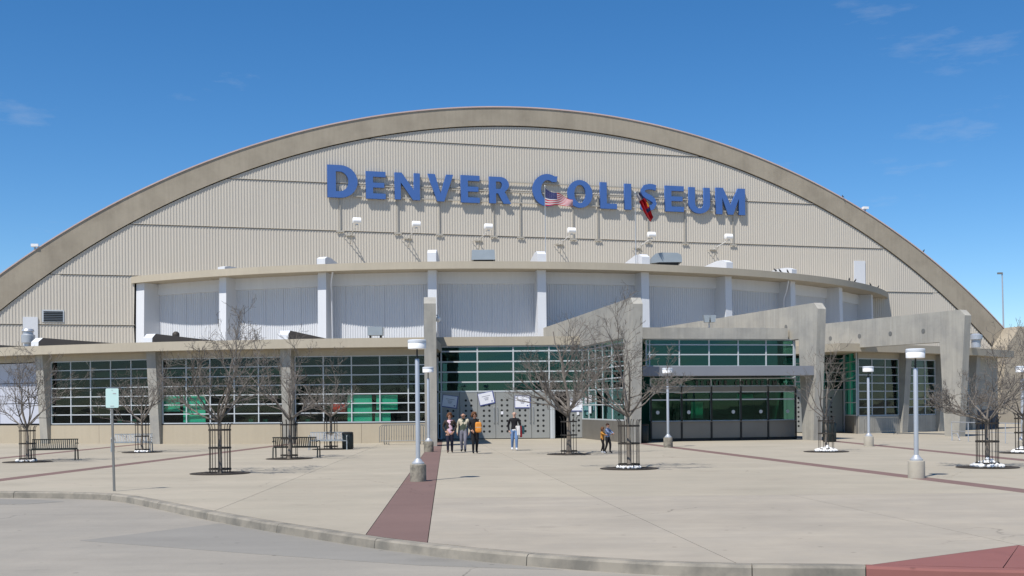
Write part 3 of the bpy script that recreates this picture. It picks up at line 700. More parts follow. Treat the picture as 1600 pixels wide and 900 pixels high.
# ================================================================== SIGN ON THE GABLE
sgn = thing('building_sign', tuple(fac(0, 13, 0.4)), 'big blue raised letters reading Denver Coliseum on rails across the gable', 'sign')
LO = 0.34
def stroke(pts, wd):
    P = [Vector((x, y, 0)) for x, y in pts]; l, r_ = [], []
    for i, p in enumerate(P):
        t = (P[min(i + 1, len(P) - 1)] - P[max(i - 1, 0)]).normalized(); n = Vector((-t.y, t.x, 0)) * wd / 2
        l.append((p.x + n.x, p.y + n.y)); r_.append((p.x - n.x, p.y - n.y))
    return l + r_[::-1]
def arcp(cx, cy, rx, ry, a0, a1, n=18): return [(cx + rx * math.cos(R(a0 + (a1 - a0) * i / n)), cy + ry * math.sin(R(a0 + (a1 - a0) * i / n))) for i in range(n + 1)]
def ring2(cx, cy, rx, ry, wx, wy): return [arcp(cx, cy, rx, ry, 0, 360, 36)[:-1], arcp(cx, cy, rx - wx, ry - wy, 0, 360, 36)[:-1]]
def glyph(ch, k):   # loops in a unit box; k = stem width as part of the width, bars 0.19 of the height
    b = 0.195
    if ch == 'E': return [[(0, 0), (1, 0), (1, b), (k, b), (k, .5 - b * .45), (.93, .5 - b * .45), (.93, .5 + b * .45), (k, .5 + b * .45), (k, 1 - b), (1, 1 - b), (1, 1), (0, 1)]]
    if ch == 'L': return [[(0, 0), (1, 0), (1, b), (k, b), (k, 1), (0, 1)]]
    if ch == 'I': return [[(0, 0), (1, 0), (1, 1), (0, 1)]]
    if ch == 'N': return [[(0, 0), (k * .86, 0), (k * .86, .64), (1 - k * 1.0, 0), (1, 0), (1, 1), (1 - k * .86, 1), (1 - k * .86, .36), (k * 1.0, 1), (0, 1)]]
    if ch == 'V': return [[(.36, 0), (.64, 0), (1, 1), (1 - k * 1.02, 1), (.5, .27), (k * 1.02, 1), (0, 1)]]
    if ch == 'M': return [[(0, 0), (k, 0), (k, .62), (.41, 0), (.59, 0), (1 - k, .62), (1 - k, 0), (1, 0), (1, 1), (1 - k * 1.12, 1), (.5, .36), (k * 1.12, 1), (0, 1)]]
    if ch == 'D': return [[(0, 0)] + arcp(.42, .5, .58, .5, -90, 90, 24) + [(0, 1)], [(k, b)] + arcp(.40, .5, .58 - k, .5 - b, -90, 90, 24) + [(k, 1 - b)]]
    if ch == 'R': return [[(0, 0), (k, 0), (k, .38), (.42, .38), (.68, 0), (1.04, 0), (.74, .43)] + arcp(.52, .71, .42, .29, -55, 90, 16) + [(0, 1)],
                          [(k, .545)] + arcp(.48, .685, .42 - k * .9, .14, -90, 90, 12) + [(k, .825)]]
    if ch == 'O': return ring2(.5, .5, .5, .52, k, b * .92)
    if ch == 'C': 
        o_ = arcp(.58, .5, .58, .52, 52, 308, 30); i_ = arcp(.60, .5, .58 - k, .52 - b, 46, 314, 30)
        return [[(.98, .96)] + o_[1:-1] + [(.98, .04), (.94, b + .03)] + i_[::-1][1:-1] + [(.94, 1 - b - .03)]]
    if ch == 'U': return [[(0, 1), (0, .36)] + arcp(.5, .36, .5, .38, 180, 360, 22) + [(1, 1), (1 - k, 1), (1 - k, .37)] + arcp(.5, .37, .5 - k, .38 - b, 360, 180, 22) + [(k, 1)]]
    if ch == 'S':
        pts = [(.90, .87), (.72, .905), (.52, .91), (.30, .87), (.18, .75), (.22, .63), (.38, .555), (.60, .48), (.77, .395), (.83, .27), (.72, .14), (.50, .09), (.28, .10), (.07, .15)]
        return [stroke(pts, .205)]
def letter(ch, x0, x1, yt, yb):
    s0, s1 = facpx(x0, (yt + yb) / 2, LO)[0], facpx(x1, (yt + yb) / 2, LO)[0]; zt, zb = facpx((x0 + x1) / 2, yt, LO)[1], facpx((x0 + x1) / 2, yb, LO)[1]
    H = zt - zb; W = s1 - s0; k = min(H * .262 / W, .9)
    cu = bpy.data.curves.new('letter', 'CURVE'); cu.dimensions = '2D'; cu.fill_mode = 'BOTH'; cu.extrude = 0.11; cu.bevel_depth = 0.0
    for lp in glyph(ch, k):
        sp = cu.splines.new('POLY'); sp.points.add(len(lp) - 1); sp.use_cyclic_u = True
        for i, (x, y) in enumerate(lp): sp.points[i].co = (x * W, y * H, 0, 1)
    tmp = bpy.data.objects.new('tmp', cu); me = bpy.data.meshes.new_from_object(tmp); bpy.data.objects.remove(tmp); bpy.data.curves.remove(cu)
    me.name = 'letter'; me.materials.clear(); me.materials.append(M['blue'])
    o = bpy.data.objects.new('letter', me); col.objects.link(o); o.parent = sgn
    o.matrix_parent_inverse = Matrix.Identity(4)
    o.location = fac(s0, zb, LO - 0.11) - WPOS[sgn.name]
    o.rotation_euler = Matrix(((FE.x, 0, FN.x), (FE.y, 0, FN.y), (0, 1, 0))).to_euler()
    o['label'] = 'blue block letter ' + ch
LET = [('D', 511.5, 558.8, 258, 308.8), ('E', 571.8, 602.6, 267.8, 310.5), ('N', 616.8, 656.2, 270, 312), ('V', 668.6, 708.4, 272.3, 314.4), ('E', 720.3, 749.6, 274, 316.6), ('R', 764.6, 797.3, 276.4, 317.8),
       ('C', 832.4, 872.2, 272.6, 321), ('O', 887, 925.8, 282, 323.7), ('L', 938, 964, 285, 326), ('I', 976, 986.5, 287, 327.3), ('S', 999.6, 1028, 287.7, 328.9), ('E', 1039.4, 1068.6, 290.4, 330.5), ('U', 1076.5, 1109.6, 292.9, 332.7), ('M', 1118.8, 1164.3, 294, 335.2)]
for q_ in LET: letter(*q_)
zc_ = facpx(600, 290, .2)[1]
for ya, yb in ((273.5, 300), (290.5, 313.5), (306, 331)):
    s0, z0 = facpx(552, ya + .5, .17); s1, z1 = facpx(1155, yb, .17); z = (z0 + z1) / 2
    MB().bar(fac(s0, z, .17), fac(s1, z, .17), .07, .09, side=FN).build('sign_rail', 'rail', sgn)
for i, x in enumerate((531, 621, 686, 771, 813, 895, 934, 1012, 1070, 1145)):
    yt = 291 + (x - 531) * .035; yb = 361.5 + (x - 531) * .0345
    s0, zt = facpx(x, yt, .10); _, zb = facpx(x, yb, .10)
    MB().bar(fac(s0, zb, .10), fac(s0, zt, .10), .06, .07, side=FN).build('sign_post', 'rail', sgn)
    MB().bar(fac(s0 - .3, zb, .12), fac(s0 + .3, zb, .12), .06, .12, side=FN).build('post_foot', 'rail', sgn)
# ---- floodlights on long arms
def flood(i, x, y, lab):
    s0, z = facpx(x - 13, y + 21, 0.1); L_ = 2.6
    b = fac(s0, z, 0.06); e = fac(s0 + .15, z + .42, L_)
    t = thing('sign_floodlight', tuple(b), lab, 'floodlight', 'floodlights below the gable sign')
    MB().tube([b, b.lerp(e, .5) + Vector((0, 0, .02)), e], .035, 6).build('arm', 'lampw', t, smooth=True)
    MB().bar(b - FE * .3 + Vector((0, 0, -.04)), b + FE * .3 + Vector((0, 0, -.04)), .10, .10, side=FN).build('wall_bracket', 'rail', t)
    MB().tube([b + Vector((0, 0, -.7)), b.lerp(e, .36)], .028, 6).build('strut', 'rail', t, smooth=True)
    MB().tube([b - FE * .55 + Vector((0, 0, -.1)), b.lerp(e, .3)], .02, 6).build('strut', 'rail', t, smooth=True)
    c = e + Vector((0, 0, .28))
    MB().tube([c - FE * .32, c - FE * .29, c + FE * .29, c + FE * .32], [.20, .25, .25, .20], 14).build('lamp_head', 'lampw', t, smooth=True)
    MB().box(e + Vector((0, 0, .04)), (.16, .16, .14), math.atan2(FE.y, FE.x)).build('ballast_box', 'galv', t)
for i, (x, y, l) in enumerate(((560.5, 346, 'letter D'), (651, 351, 'letter N'), (761, 354.5, 'the square galvanised roof hood'), (888, 360, 'the striped flag'), (1010, 366, 'the drooping red flag'), (1128, 368.5, 'letter U'))):
    flood(i, x, y, 'white drum floodlight on a wall arm below ' + l)
# ---- flags
def on_roof(x, y, t=None, Y=None): return at(x, y, Y)
def flag(name, x, Y, ytop, lab):
    p = at(x, ytop, Y); t = thing(name, (p.x, Y, ZD1), lab, 'flag')
    MB().lathe((p.x, Y, ZD1 + .003), [(.09, 0), (.09, .12), (.03, .14), (.028, p.z - ZD1 - .05), (.045, p.z - ZD1), (.012, p.z - ZD1 + .07)], 8).build('flagpole', 'galv', t, smooth=True)
    return t, p
t, p = flag('striped_flag', 851.5, 79.6, 291, 'red and white striped flag with blue corner flying from a roof pole')
NX, NY = 26, 26; vs_, fs, mi = [], [], []
def flagpt(u, v):   # u along fly, v down
    x0, yt, yb = 852, 293.5, 320.5
    x = x0 + 43 * u; ya = yt + 18.5 * u ** .85 + 1.4 * math.sin(u * 9); yc = yb + 1.5 * u + 1.0 * math.sin(u * 8 + 1)
    q_ = at(x, ya + (yc - ya) * v, 79.5); q_.y += .09 * math.sin(u * 11 + v * 2.2) * (.2 + u); return q_
for j in range(NY + 1):
    for i in range(NX + 1): vs_.append(flagpt(i / NX, j / NY))
for j in range(NY):
    for i in range(NX):
        fs.append((j * (NX + 1) + i, j * (NX + 1) + i + 1, (j + 1) * (NX + 1) + i + 1, (j + 1) * (NX + 1) + i))
        sidx = j // 2; mi.append(2 if (i < NX * .42 and sidx < 7) else (0 if sidx % 2 == 0 else 1))
mb = MB(); mb.add(vs_, fs); mb.mi = mi
cl = mb.build('flag_cloth', ['fred', 'fwhite', 'fblue'], t, smooth=True, fix=False)
mb = MB()
for a in range(6):
    for b in range(5):
        q_ = flagpt(.03 + a * .065, .05 + b * .10); q_.y -= .012; r_ = .010
        mb.add([q_ + Vector((r_ * math.cos(k * 1.2566), 0, r_ * math.sin(k * 1.2566))) for k in range(5)], [(0, 1, 2, 3, 4)])
so_ = mb.build('star_field', 'fwhite', cl, fix=False, kind='stuff')
t, p = flag('drooping_flag', 992.5, 81.0, 301, 'red and blue flag hanging limp and twisted from a roof pole')
vs_, fs, mi = [], [], []; NX, NY = 14, 22
for j in range(NY + 1):
    f_ = j / NY; xc = 995 + 23 * f_ ** 1.1 + 1.5 * math.sin(f_ * 5); yc = 303 + 40 * f_; hw = (5.5 + 3.2 * math.sin(f_ * math.pi)) * (1 - .55 * f_ ** 2)
    for i in range(NX + 1):
        g_ = i / NX - .5; q_ = at(xc + hw * 1.4 * g_ + 2, yc - g_ * 6, 80.9); q_.y += .20 * math.sin(g_ * 16 + f_ * 3); vs_.append(q_)
for j in range(NY):
    for i in range(NX):
        fs.append((j * (NX + 1) + i, j * (NX + 1) + i + 1, (j + 1) * (NX + 1) + i + 1, (j + 1) * (NX + 1) + i))
        mi.append(1 if j < 5 and i < 9 else (2 if (j < 5 or (13 <= j <= 15 and i > 3)) else (3 if i > 11 and 7 < j < 12 else 0)))
mb = MB(); mb.add(vs_, fs); mb.mi = mi; mb.build('flag_cloth', ['fred', 'fwhite', 'fblue', 'fgold'], t, smooth=True, fix=False)
# ---- things on the roofs
p = at(755.5, 403, 80.5)
t = thing('square_roof_hood', (p.x, p.y, ZD1), 'square galvanised exhaust hood on the drum roof', 'vent')
MB().box((p.x, p.y, ZD1 + .20), (1.35, 1.2, .4)).build('curb', 'black', t)
MB().hexa([(p.x + sx * a, p.y + sy * a * .9, ZD1 + z) for z, a in ((.36, .82), (1.05, .78)) for sx, sy in ((-1, -1), (1, -1), (1, 1), (-1, 1))]).build('hood', 'hood', t)
p = at(1040, 408, 82.8); ang = .33
t = thing('curved_roof_hood', (p.x, p.y, ZD1), 'curved galvanised exhaust hood on the drum roof', 'vent')
MB().box((p.x + .15, p.y, ZD1 + .2), (1.4, 1.2, .4)).build('curb', 'black', t)
pr = [(-1.15, .30), (-1.05, .75), (-.8, .98), (-.4, 1.05), (.75, 1.02), (1.0, .9), (1.08, .62), (1.08, .36), (.8, .36), (-.55, .36)]
MB().sweep([(p.x + a, p.y - .7, ZD1 + z) for a, z in pr], (0, 1.4, 0)).build('hood', 'hood', t)
p = at(44, 540, 69)
t = thing('roof_fan', (p.x, p.y, ZR), 'small galvanised exhaust fan on the wing roof by the white access door', 'vent')
MB().lathe((p.x, p.y, ZR), [(.22, 0), (.22, .25), (.38, .3), (.4, .75), (.3, .8), (.3, .95), (.36, 1.0), (.3, 1.12)], 16).build('fan_housing', 'galv', t, smooth=True)
p = at(275, 530, 68)
tag(MB().ell((p.x, p.y, ZR + .62), (.22, .22, .22), 12, 8).lathe((p.x, p.y, ZR), [(.07, 0), (.07, .5)], 8).build('roof_vent_ball', 'guard', smooth=True), 'small dark round vent on the wing roof', 'vent')
p = at(587, 524, 66)
t = thing('roof_junction_box', (p.x, p.y, ZR), 'grey metal box on legs on the wing roof', 'box')
MB().box((p.x, p.y, ZR + .60), (.85, .6, .48)).build('casing', 'hood', t)
for sx in (-1, 1): MB().box((p.x + sx * .3, p.y, ZR + .18), (.08, .4, .355)).build('leg', 'black', t)
p = at(1108, 502, 68)
t = thing('roof_spotlight', (p.x, p.y, 6.0), 'twin metal spotlights standing on the ticket office roof', 'floodlight')
MB().tube([(p.x, p.y, 6.0), (p.x, p.y, 6.9)], .04, 8).build('stand', 'galv', t)
for dx in (-.16, .2): MB().hexa([(p.x + dx + a * sx, p.y + sy * .22, 7.0 + z) for z, a in ((-.2, .12), (.22, .19)) for sx, sy in ((-1, -1), (1, -1), (1, 1), (-1, 1))]).build('lamp_head', 'hood', t)
p = at(1525, 548, 79)
tag(MB().lathe((p.x, p.y, 5.70), [(.3, 0), (.3, .5), (.42, .55), (.42, .85), (.2, .95)], 14).build('roof_cowl', 'galv', smooth=True), 'round galvanised cowl on the curved roof beside the arch foot', 'vent')
for x, lab in ((54, 'lower left arch above the louvre'), (1353, 'steep arch above the white access door on the right')):
    s0, z0 = facpx(x, 390 if x < 100 else 331, .2); zz = zo(s0) + .1
    q_ = fac(s0, zz, .1)
    t = thing('arch_floodlight', tuple(q_), 'small white light box on the ' + lab.replace('lower left ', '').replace(' on the right', ''), 'floodlight')
    MB().box(q_ + Vector((0, 0, .30)), (.48, .35, .2), math.atan2(FE.y, FE.x)).build('lamp_head', 'lampw', t); MB().box(q_ + Vector((0, 0, .10)), (.09, .09, .2)).build('bracket', 'galv', t)
p = at(684.5, 500, 58.6)
t = thing('security_camera', (p.x, p.y, p.z), 'white dome camera on the tall pylon beside the main doors', 'camera')
MB().bar((p.x - .25, p.y, p.z + .24), (p.x, p.y, p.z + .24), .05, .05).build('arm', 'galv', t); MB().lathe((p.x, p.y, p.z - .05), [(.05, .32), (.05, .2), (.14, .17), (.15, .08), (.10, -.02), (.02, -.06)][::-1], 14).build('dome', 'lampw', t, smooth=True)
# pigeons
def pigeon():
    t = thing('pigeon', (0, 0, 0), 'x', 'pigeon', 'pigeons on the roof edges')
    MB().ell((0, 0, .16), (.17, .075, .085), 10, 7, mtx=Matrix.Rotation(R(-32), 3, 'Y')).build('body', 'bird', t, smooth=True)
    MB().ell((.14, 0, .31), (.05, .042, .05), 8, 6).tube([(.15, 0, .30), (.22, 0, .29)], [.02, .004], 5).tube([(.10, 0, .22), (.14, 0, .31)], [.055, .035], 7).build('head', 'bird', t, smooth=True)
    MB().hexa([(-.30, -.03, .02), (-.10, -.045, .08), (-.10, .045, .08), (-.30, .03, .02), (-.30, -.03, .035), (-.10, -.045, .12), (-.10, .045, .12), (-.30, .03, .035)]).build('tail', 'bird', t)
    MB().tube([(0, -.03, 0), (0, -.03, .1)], .009, 5).tube([(0, .03, 0), (0, .03, .1)], .009, 5).build('legs', 'bird', t)
    return t
pg = pigeon(); first = True
for x, lab in ((1212, 0), (1219, 0), (1231, 0), (1327, 0), (1336, 0), (1360, 0), (1372, 0), (1444, 1), (1318, 1)):
    o = pg if first else copy_tree(pg); first = False; o.scale = (.78, .78, .78)
    if lab == 0:
        u, v = un(x, 440); k = u / F; Rr = 41.45; A = k * k + 1; B = -2 * (k * CX + CY); Cc = CX * CX + CY * CY - Rr * Rr; Y = (-B - math.sqrt(B * B - 4 * A * Cc)) / (2 * A)
        place(o, (k * Y, Y, ZD1), random.uniform(0, 6)); o['label'] = 'dark pigeon on the drum roof edge beside the white rib end' if x < 1300 else 'dark pigeon on the drum roof edge below the white access door'
    else:
        s0, _ = facpx(x, 398 if x == 1444 else 313, .2); place(o, fac(s0, zo(s0) + .1, .1), random.uniform(0, 6)); o['label'] = 'dark pigeon on the arch between the access door and the arch foot' if x == 1444 else 'dark pigeon on the arch beside the small light box'
# distant light mast
p = at(1567, 560, 190)
t = thing('light_mast', (p.x, 190, -.3), 'tall thin light mast standing beyond the arch foot', 'light mast')
zt = at(1567, 427, 190).z
MB().tube([(p.x + .4, 190, -.3), (p.x, 190, zt)], [.2, .11], 8).build('mast', 'galv', t, smooth=True); MB().box((p.x - .35, 190, zt), (.8, .4, .28)).build('lamp_head', 'pole', t)

# ================================================================== PLAZA FURNITURE
def lamp(x, yb, yt, bm_, lab):
    p = gp(x, yb); ztop = at(x, yt, p.y).z; t = thing('plaza_lamp', (p.x, p.y, 0), lab, 'lamp', 'drum-headed lamps on the plaza')
    o_ = Vector((p.x, p.y, 0))
    MB().lathe(o_, [(.215, 0), (.215, .02), (.212, .42), (.205, .445), (.19, .455)], 24).build('concrete_base', bm_, t, smooth=True)
    MB().lathe(o_, [(.165, .456), (.165, .49), (.125, .52), (.085, .58), (.066, .60)], 20).build('base_cover', 'galv', t, smooth=True)
    MB().lathe(o_, [(.060, .56), (.058, ztop - .52), (.05, ztop - .50)], 14).build('pole', 'galv', t, smooth=True)
    MB().lathe(o_, [(.022, ztop - .51), (.022, ztop - .22)], 8).build('neck', 'black', t)
    hd = MB().lathe(o_, [(.20, ztop - .245), (.238, ztop - .235), (.240, ztop - .085), (.236, ztop - .08)], 28).build('lamp_head', 'lampw', t, smooth=True)
    MB().lathe(o_, [(.246, ztop - .079), (.248, ztop - .02), (.225, ztop)], 28).build('lamp_cap', 'lampb', hd, smooth=True)
lamp(653.5, 752, 531, 'base', 'tall lamp on a mossy concrete drum standing in the mauve band'); lamp(670, 706, 573.5, 'base', 'lamp on a mossy concrete drum beside the tall pylon')
lamp(1044, 699, 575, 'base', 'lamp in front of the ticket windows'); lamp(1357.5, 697.5, 572.5, 'base2', 'lamp on a pale drum in front of the second doors')
lamp(1432, 747, 545, 'base2', 'tall lamp on a pale concrete drum beside the narrow mauve band'); lamp(1598, 706, 572, 'base2', 'lamp behind the dense bare tree at the right edge of the plaza')
# parking sign
p = gp(178.5, 767.5)
t = thing('parking_sign', (p.x, p.y, 0), 'pale green street sign on a grey pole at the kerb', 'sign')
ps = at(176, 622, p.y)
MB().bar((p.x, p.y, 0), (p.x - .045, p.y, ps.z + .2), .05, .04).build('pole', 'pole', t)
c = Vector((ps.x, p.y - .035, ps.z)); a, b = .155, .232
pts = []
for cx_, cz_, a0 in ((a - .03, b - .03, 0), (-a + .03, b - .03, 90), (-a + .03, -b + .03, 180), (a - .03, -b + .03, 270)):
    pts += [c + Vector((cx_ + .03 * math.cos(R(a0 + q_ * 22.5)), 0, cz_ + .03 * math.sin(R(a0 + q_ * 22.5)))) for q_ in range(5)]
pl = MB().sweep(pts, (0, .006, 0)).build('sign_plate', 'signf', t)
for dx, dz, w_, h_ in ((-.0, .19, .02, .014), (.055, .11, .075, .016), (.0, -.19, .09, .010)):
    MB().box(c + Vector((dx, -.004, dz)), (w_, .003, h_)).build('faded_mark', 'redink', pl)
# benches
def bench(mt, name, wd=1.9):
    t = thing(name, (0, 0, 0), 'x', 'bench', 'slatted metal benches on the plaza'); n = int(wd / .075)
    mb = MB()
    for i in range(n):
        x = -wd / 2 + .06 + (wd - .12) * i / (n - 1)
        mb.bar((x, .22, .44), (x, .34, .80), .036, .012, side=(1, 0, 0))
    mb.bar((-wd / 2 + .03, .345, .81), (wd / 2 - .03, .345, .81), .035, .04).bar((-wd / 2 + .03, .225, .45), (wd / 2 - .03, .225, .45), .03, .035)
    mb.build('backrest', mt, t, kind='stuff')
    mb = MB()
    for i in range(n):
        x = -wd / 2 + .06 + (wd - .12) * i / (n - 1)
        mb.bar((x, -.22, .43), (x, .18, .42), .036, .012, side=(1, 0, 0))
    mb.bar((-wd / 2 + .03, -.235, .425), (wd / 2 - .03, -.235, .425), .035, .04).bar((-wd / 2 + .03, .19, .415), (wd / 2 - .03, .19, .415), .03, .035)
    mb.build('seat', mt, t, kind='stuff')
    for x in (-wd / 2 + .02, wd / 2 - .02):
        MB().bar((x, -.24, 0), (x, -.22, .42), .045, .045, side=(1, 0, 0)).build('leg', mt, t); MB().bar((x, .26, 0), (x, .21, .42), .045, .045, side=(1, 0, 0)).build('leg', mt, t)
        MB().tube([(x, -.22, .42), (x, -.25, .60), (x, -.19, .66), (x, .24, .66), (x, .30, .64)], .02, 6).build('armrest', mt, t, smooth=True)
    return t
bd = bench('bench', 'bench', 1.8); bg_ = bench('benchg', 'bench', 1.8)
B = [(bd, 80, 719.5, 8, 'dark slatted bench beside the caged sapling by the low wall corner'), (bg_, 204, 706, 4, 'silver slatted bench behind the street sign'),
     (bd, 462, 715.5, -2, 'dark slatted bench behind a caged tree, silver bench behind it'), (bg_, 512, 703, 3, 'silver slatted bench beside the black litter bin')]
used = set()
for o, x, y, a, lab in B:
    c = o if o.name not in used else copy_tree(o); used.add(o.name)
    p = gp(x, y); place(c, (p.x, p.y + .2, 0), R(a + (180 if y == 715.5 else 0))); c['label'] = lab
# litter bins
def bin_(p, lab, r_=.25, h=.82):
    t = thing('litter_bin', (p.x, p.y, 0), lab, 'litter bin', 'dark litter bins'); o_ = Vector((p.x, p.y, 0))
    MB().lathe(o_, [(r_ * .9, 0), (r_, .04), (r_, h - .1), (r_ * .96, h - .08)], 20).build('bin_body', 'bin', t, smooth=True)
    MB().lathe(o_, [(r_ * 1.05, h - .085), (r_ * 1.06, h - .03), (r_ * .8, h), (r_ * .5, h + .002), (r_ * .45, h - .03)], 20).build('bin_lid', 'black', t, smooth=True)
    for k in range(12):
        q_ = 2 * math.pi * k / 12; MB().bar(o_ + Vector((r_ * 1.01 * math.cos(q_), r_ * 1.01 * math.sin(q_), .06)), o_ + Vector((r_ * 1.01 * math.cos(q_), r_ * 1.01 * math.sin(q_), h - .1)), .03, .012).build('slat', 'bin', t)
bin_(gp(543.5, 702), 'black litter bin at the end of the silver bench'); bin_(gp(1004, 692), 'dark litter bin at the corner of the ticket office', .33, .98); bin_(gp(1296, 690.5), 'dark litter bin at the foot of the concrete frame behind a caged tree', .33, 1.05)
# crowd barriers
def barrier():
    t = thing('crowd_barrier', (0, 0, 0), 'x', 'barrier', 'steel crowd barriers')
    W = 2.3; H = 1.05
    MB().tube([(-W / 2, 0, .12), (-W / 2, 0, H - .12), (-W / 2 + .12, 0, H), (W / 2 - .12, 0, H), (W / 2, 0, H - .12), (W / 2, 0, .12)], .019, 6).tube([(-W / 2, 0, .2), (W / 2, 0, .2)], .016, 6).build('frame', 'pole', t, smooth=True)
    for k in range(17):
        x = -W / 2 + W * (k + 1) / 18; MB().tube([(x, 0, .2), (x, 0, H)], .009, 5).build('upright', 'pole', t)
    for sx in (-1, 1): MB().tube([(sx * (W / 2 - .25), -.3, .015), (sx * (W / 2 - .25), 0, .12), (sx * (W / 2 - .25), .3, .015)], .016, 6).tube([(sx * (W / 2 - .25), 0, .12), (sx * (W / 2 - .25), 0, .2)], .016, 6).build('foot', 'pole', t)
    return t
b0 = barrier()
for i, (x, Y, a, lean) in enumerate(((630, 60.9, 2, -8), (627, 60.5, 2.5, -9), (634, 60.1, 3, -10), (1378, 71.5, 8, 0))):
    o = b0 if i == 0 else copy_tree(b0); q_ = at(x, 640, Y); o.location = (q_.x, Y, 0); o.rotation_euler = (R(lean), 0, R(a))
    o['label'] = ('steel crowd barrier resting against the low wall, rearmost of the stack by the pylon', 'steel crowd barrier in the middle of the stack by the pylon', 'steel crowd barrier in front of the stack by the pylon')[i] if i < 3 else 'steel crowd barrier standing by the dark windows beyond the second doors'
# handrail
pts = [gp(x, y) for x, y in ((1487, 688.5), (1513, 690), (1571, 693), (1640, 696))]
t = thing('handrail', tuple(pts[0]), 'thin grey pipe handrail beside the outer concrete frame', 'handrail')
MB().tube([p + Vector((0, 0, .95)) for p in pts], .022, 8).build('top_rail', 'galv', t, smooth=True); MB().tube([p + Vector((0, 0, .5)) for p in pts], .016, 8).build('mid_rail', 'galv', t, smooth=True)
for p in pts: MB().tube([p, p + Vector((0, 0, .95))], .022, 8).build('post', 'galv', t, smooth=True)
pts = [gp(1488, 688), gp(1500, 689)]
t = thing('loop_rail', tuple(pts[0]), 'short bent grey rail at the foot of the outer concrete frame', 'handrail')
MB().tube([pts[0], pts[0] + Vector((0, 0, .36)), pts[0].lerp(pts[1], .65) + Vector((0, -.02, .36)), pts[1] + Vector((0, 0, .02))], .022, 8).build('rail', 'galv', t, smooth=True)
# posters on the doors
def poster(x, y, rot, lab, w_=.86, h_=.66):
    p = at(x, y, EY - .06); t = thing('poster', (p.x, p.y, p.z), lab, 'poster', 'white posters taped on the doors')
    MB().box((0, 0, 0), (w_ + .08, .010, h_ + .08)).build('border', 'border', None).parent = t
    def ch(c, d, mt, nm): 
        o = MB().box(c, d).build(nm, mt, None, origin=(0, 0, 0)); o.parent = t; o.location = (0, 0, 0)
    for o in t.children: o.location = (0, 0, -(h_ + .08) / 2)
    ch((-.012, -.008, .012), (w_, .008, h_), 'paper', 'sheet')
    for k, (ww, zz) in enumerate(((.52, .14), (.30, .04), (.24, -.03), (.20, -.09))): ch((0, -.0135, zz), (ww, .003, .026), 'ink', 'text_line')
    ch((.30, -.0135, -.22), (.09, .003, .07), 'border', 'corner_mark')
    t.rotation_euler = (0, R(rot), 0)
poster(703, 627.5, 8, 'white poster half in shade tilting down to the right on a door'); poster(760, 622.5, -12, 'white poster tilting up to the right above a door')
poster(816.5, 628, 0, 'straight white poster above the bald man'); poster(901.5, 633, 0, 'white poster beside the open doorway behind the tree')
for x, y, lab in ((784.5, 645, 'small white notice between the round door lights'), (903, 646, 'small white notice below the poster beside the open doorway')):
    p = at(x, y, EY - .045); tag(MB().box(p, (.14, .008, .18)).build('notice', 'paper'), lab, 'notice')
for fr_, z, ww, wh in ((.14, 2.3, .5, 'upper pane nearest the doors'), (.30, 2.35, .6, 'upper pane, wider than the others'), (.29, 1.72, .5, 'lower pane above the metal base')):
    q_ = a_ = Vector((f1(69.0) - .1, 69.0, 0)).lerp(Vector((f1(60.2) - .1, 60.2, 0)), fr_ * .75) + Vector((-.06, 0, z)); d = Vector((f1(60.2) - f1(69.0), -8.8, 0)).normalized()
    tag(MB().bar(q_ - d * ww / 2, q_ + d * ww / 2, .008, .42, side=Vector((1, 0, 0))).build('notice', 'paper'), 'white paper notice on the side glass of the entrance, ' + wh, 'notice', 'notices on the side glass')
# letters over the ticket windows
def small_letter(ch, x, par):
    H = .26; t = bfrac(x); W = {'I': .07, 'N': .19, 'M': .23, 'V': .2, 'O': .21}.get(ch, .15); p = B0.lerp(B1, t) + n_ * .055 + Vector((0, 0, 2.99)) - d_ * W / 2
    cu = bpy.data.curves.new('letter', 'CURVE'); cu.dimensions = '2D'; cu.fill_mode = 'BOTH'; cu.extrude = 0.012
    for lp in glyph(ch, min(.055 / W, .9)):
        sp = cu.splines.new('POLY'); sp.points.add(len(lp) - 1); sp.use_cyclic_u = True
        for i, (a, b) in enumerate(lp): sp.points[i].co = (a * W, b * H, 0, 1)
    tmp = bpy.data.objects.new('tmp', cu); me = bpy.data.meshes.new_from_object(tmp); bpy.data.objects.remove(tmp); bpy.data.curves.remove(cu)
    me.name = 'letter'; me.materials.clear(); me.materials.append(M['ticket']); o = bpy.data.objects.new('letter', me); col.objects.link(o); o.parent = par
    o.location = p - WPOS[par.name]; o.rotation_euler = Matrix(((d_.x, 0, n_.x), (d_.y, 0, n_.y), (0, 1, 0))).to_euler()
tl = thing('ticket_lettering', tuple(B0 + Vector((0, 0, 2.95))), 'row of small dark metal letters above the ticket windows', 'sign')
for ch, x in zip('IECDENVERCOLISEUM', (1035, 1054, 1070, 1088.5, 1097, 1107, 1116.5, 1125, 1133.5, 1150, 1158.5, 1167, 1174.5, 1182.5, 1191, 1200, 1210)): small_letter(ch, x, tl)
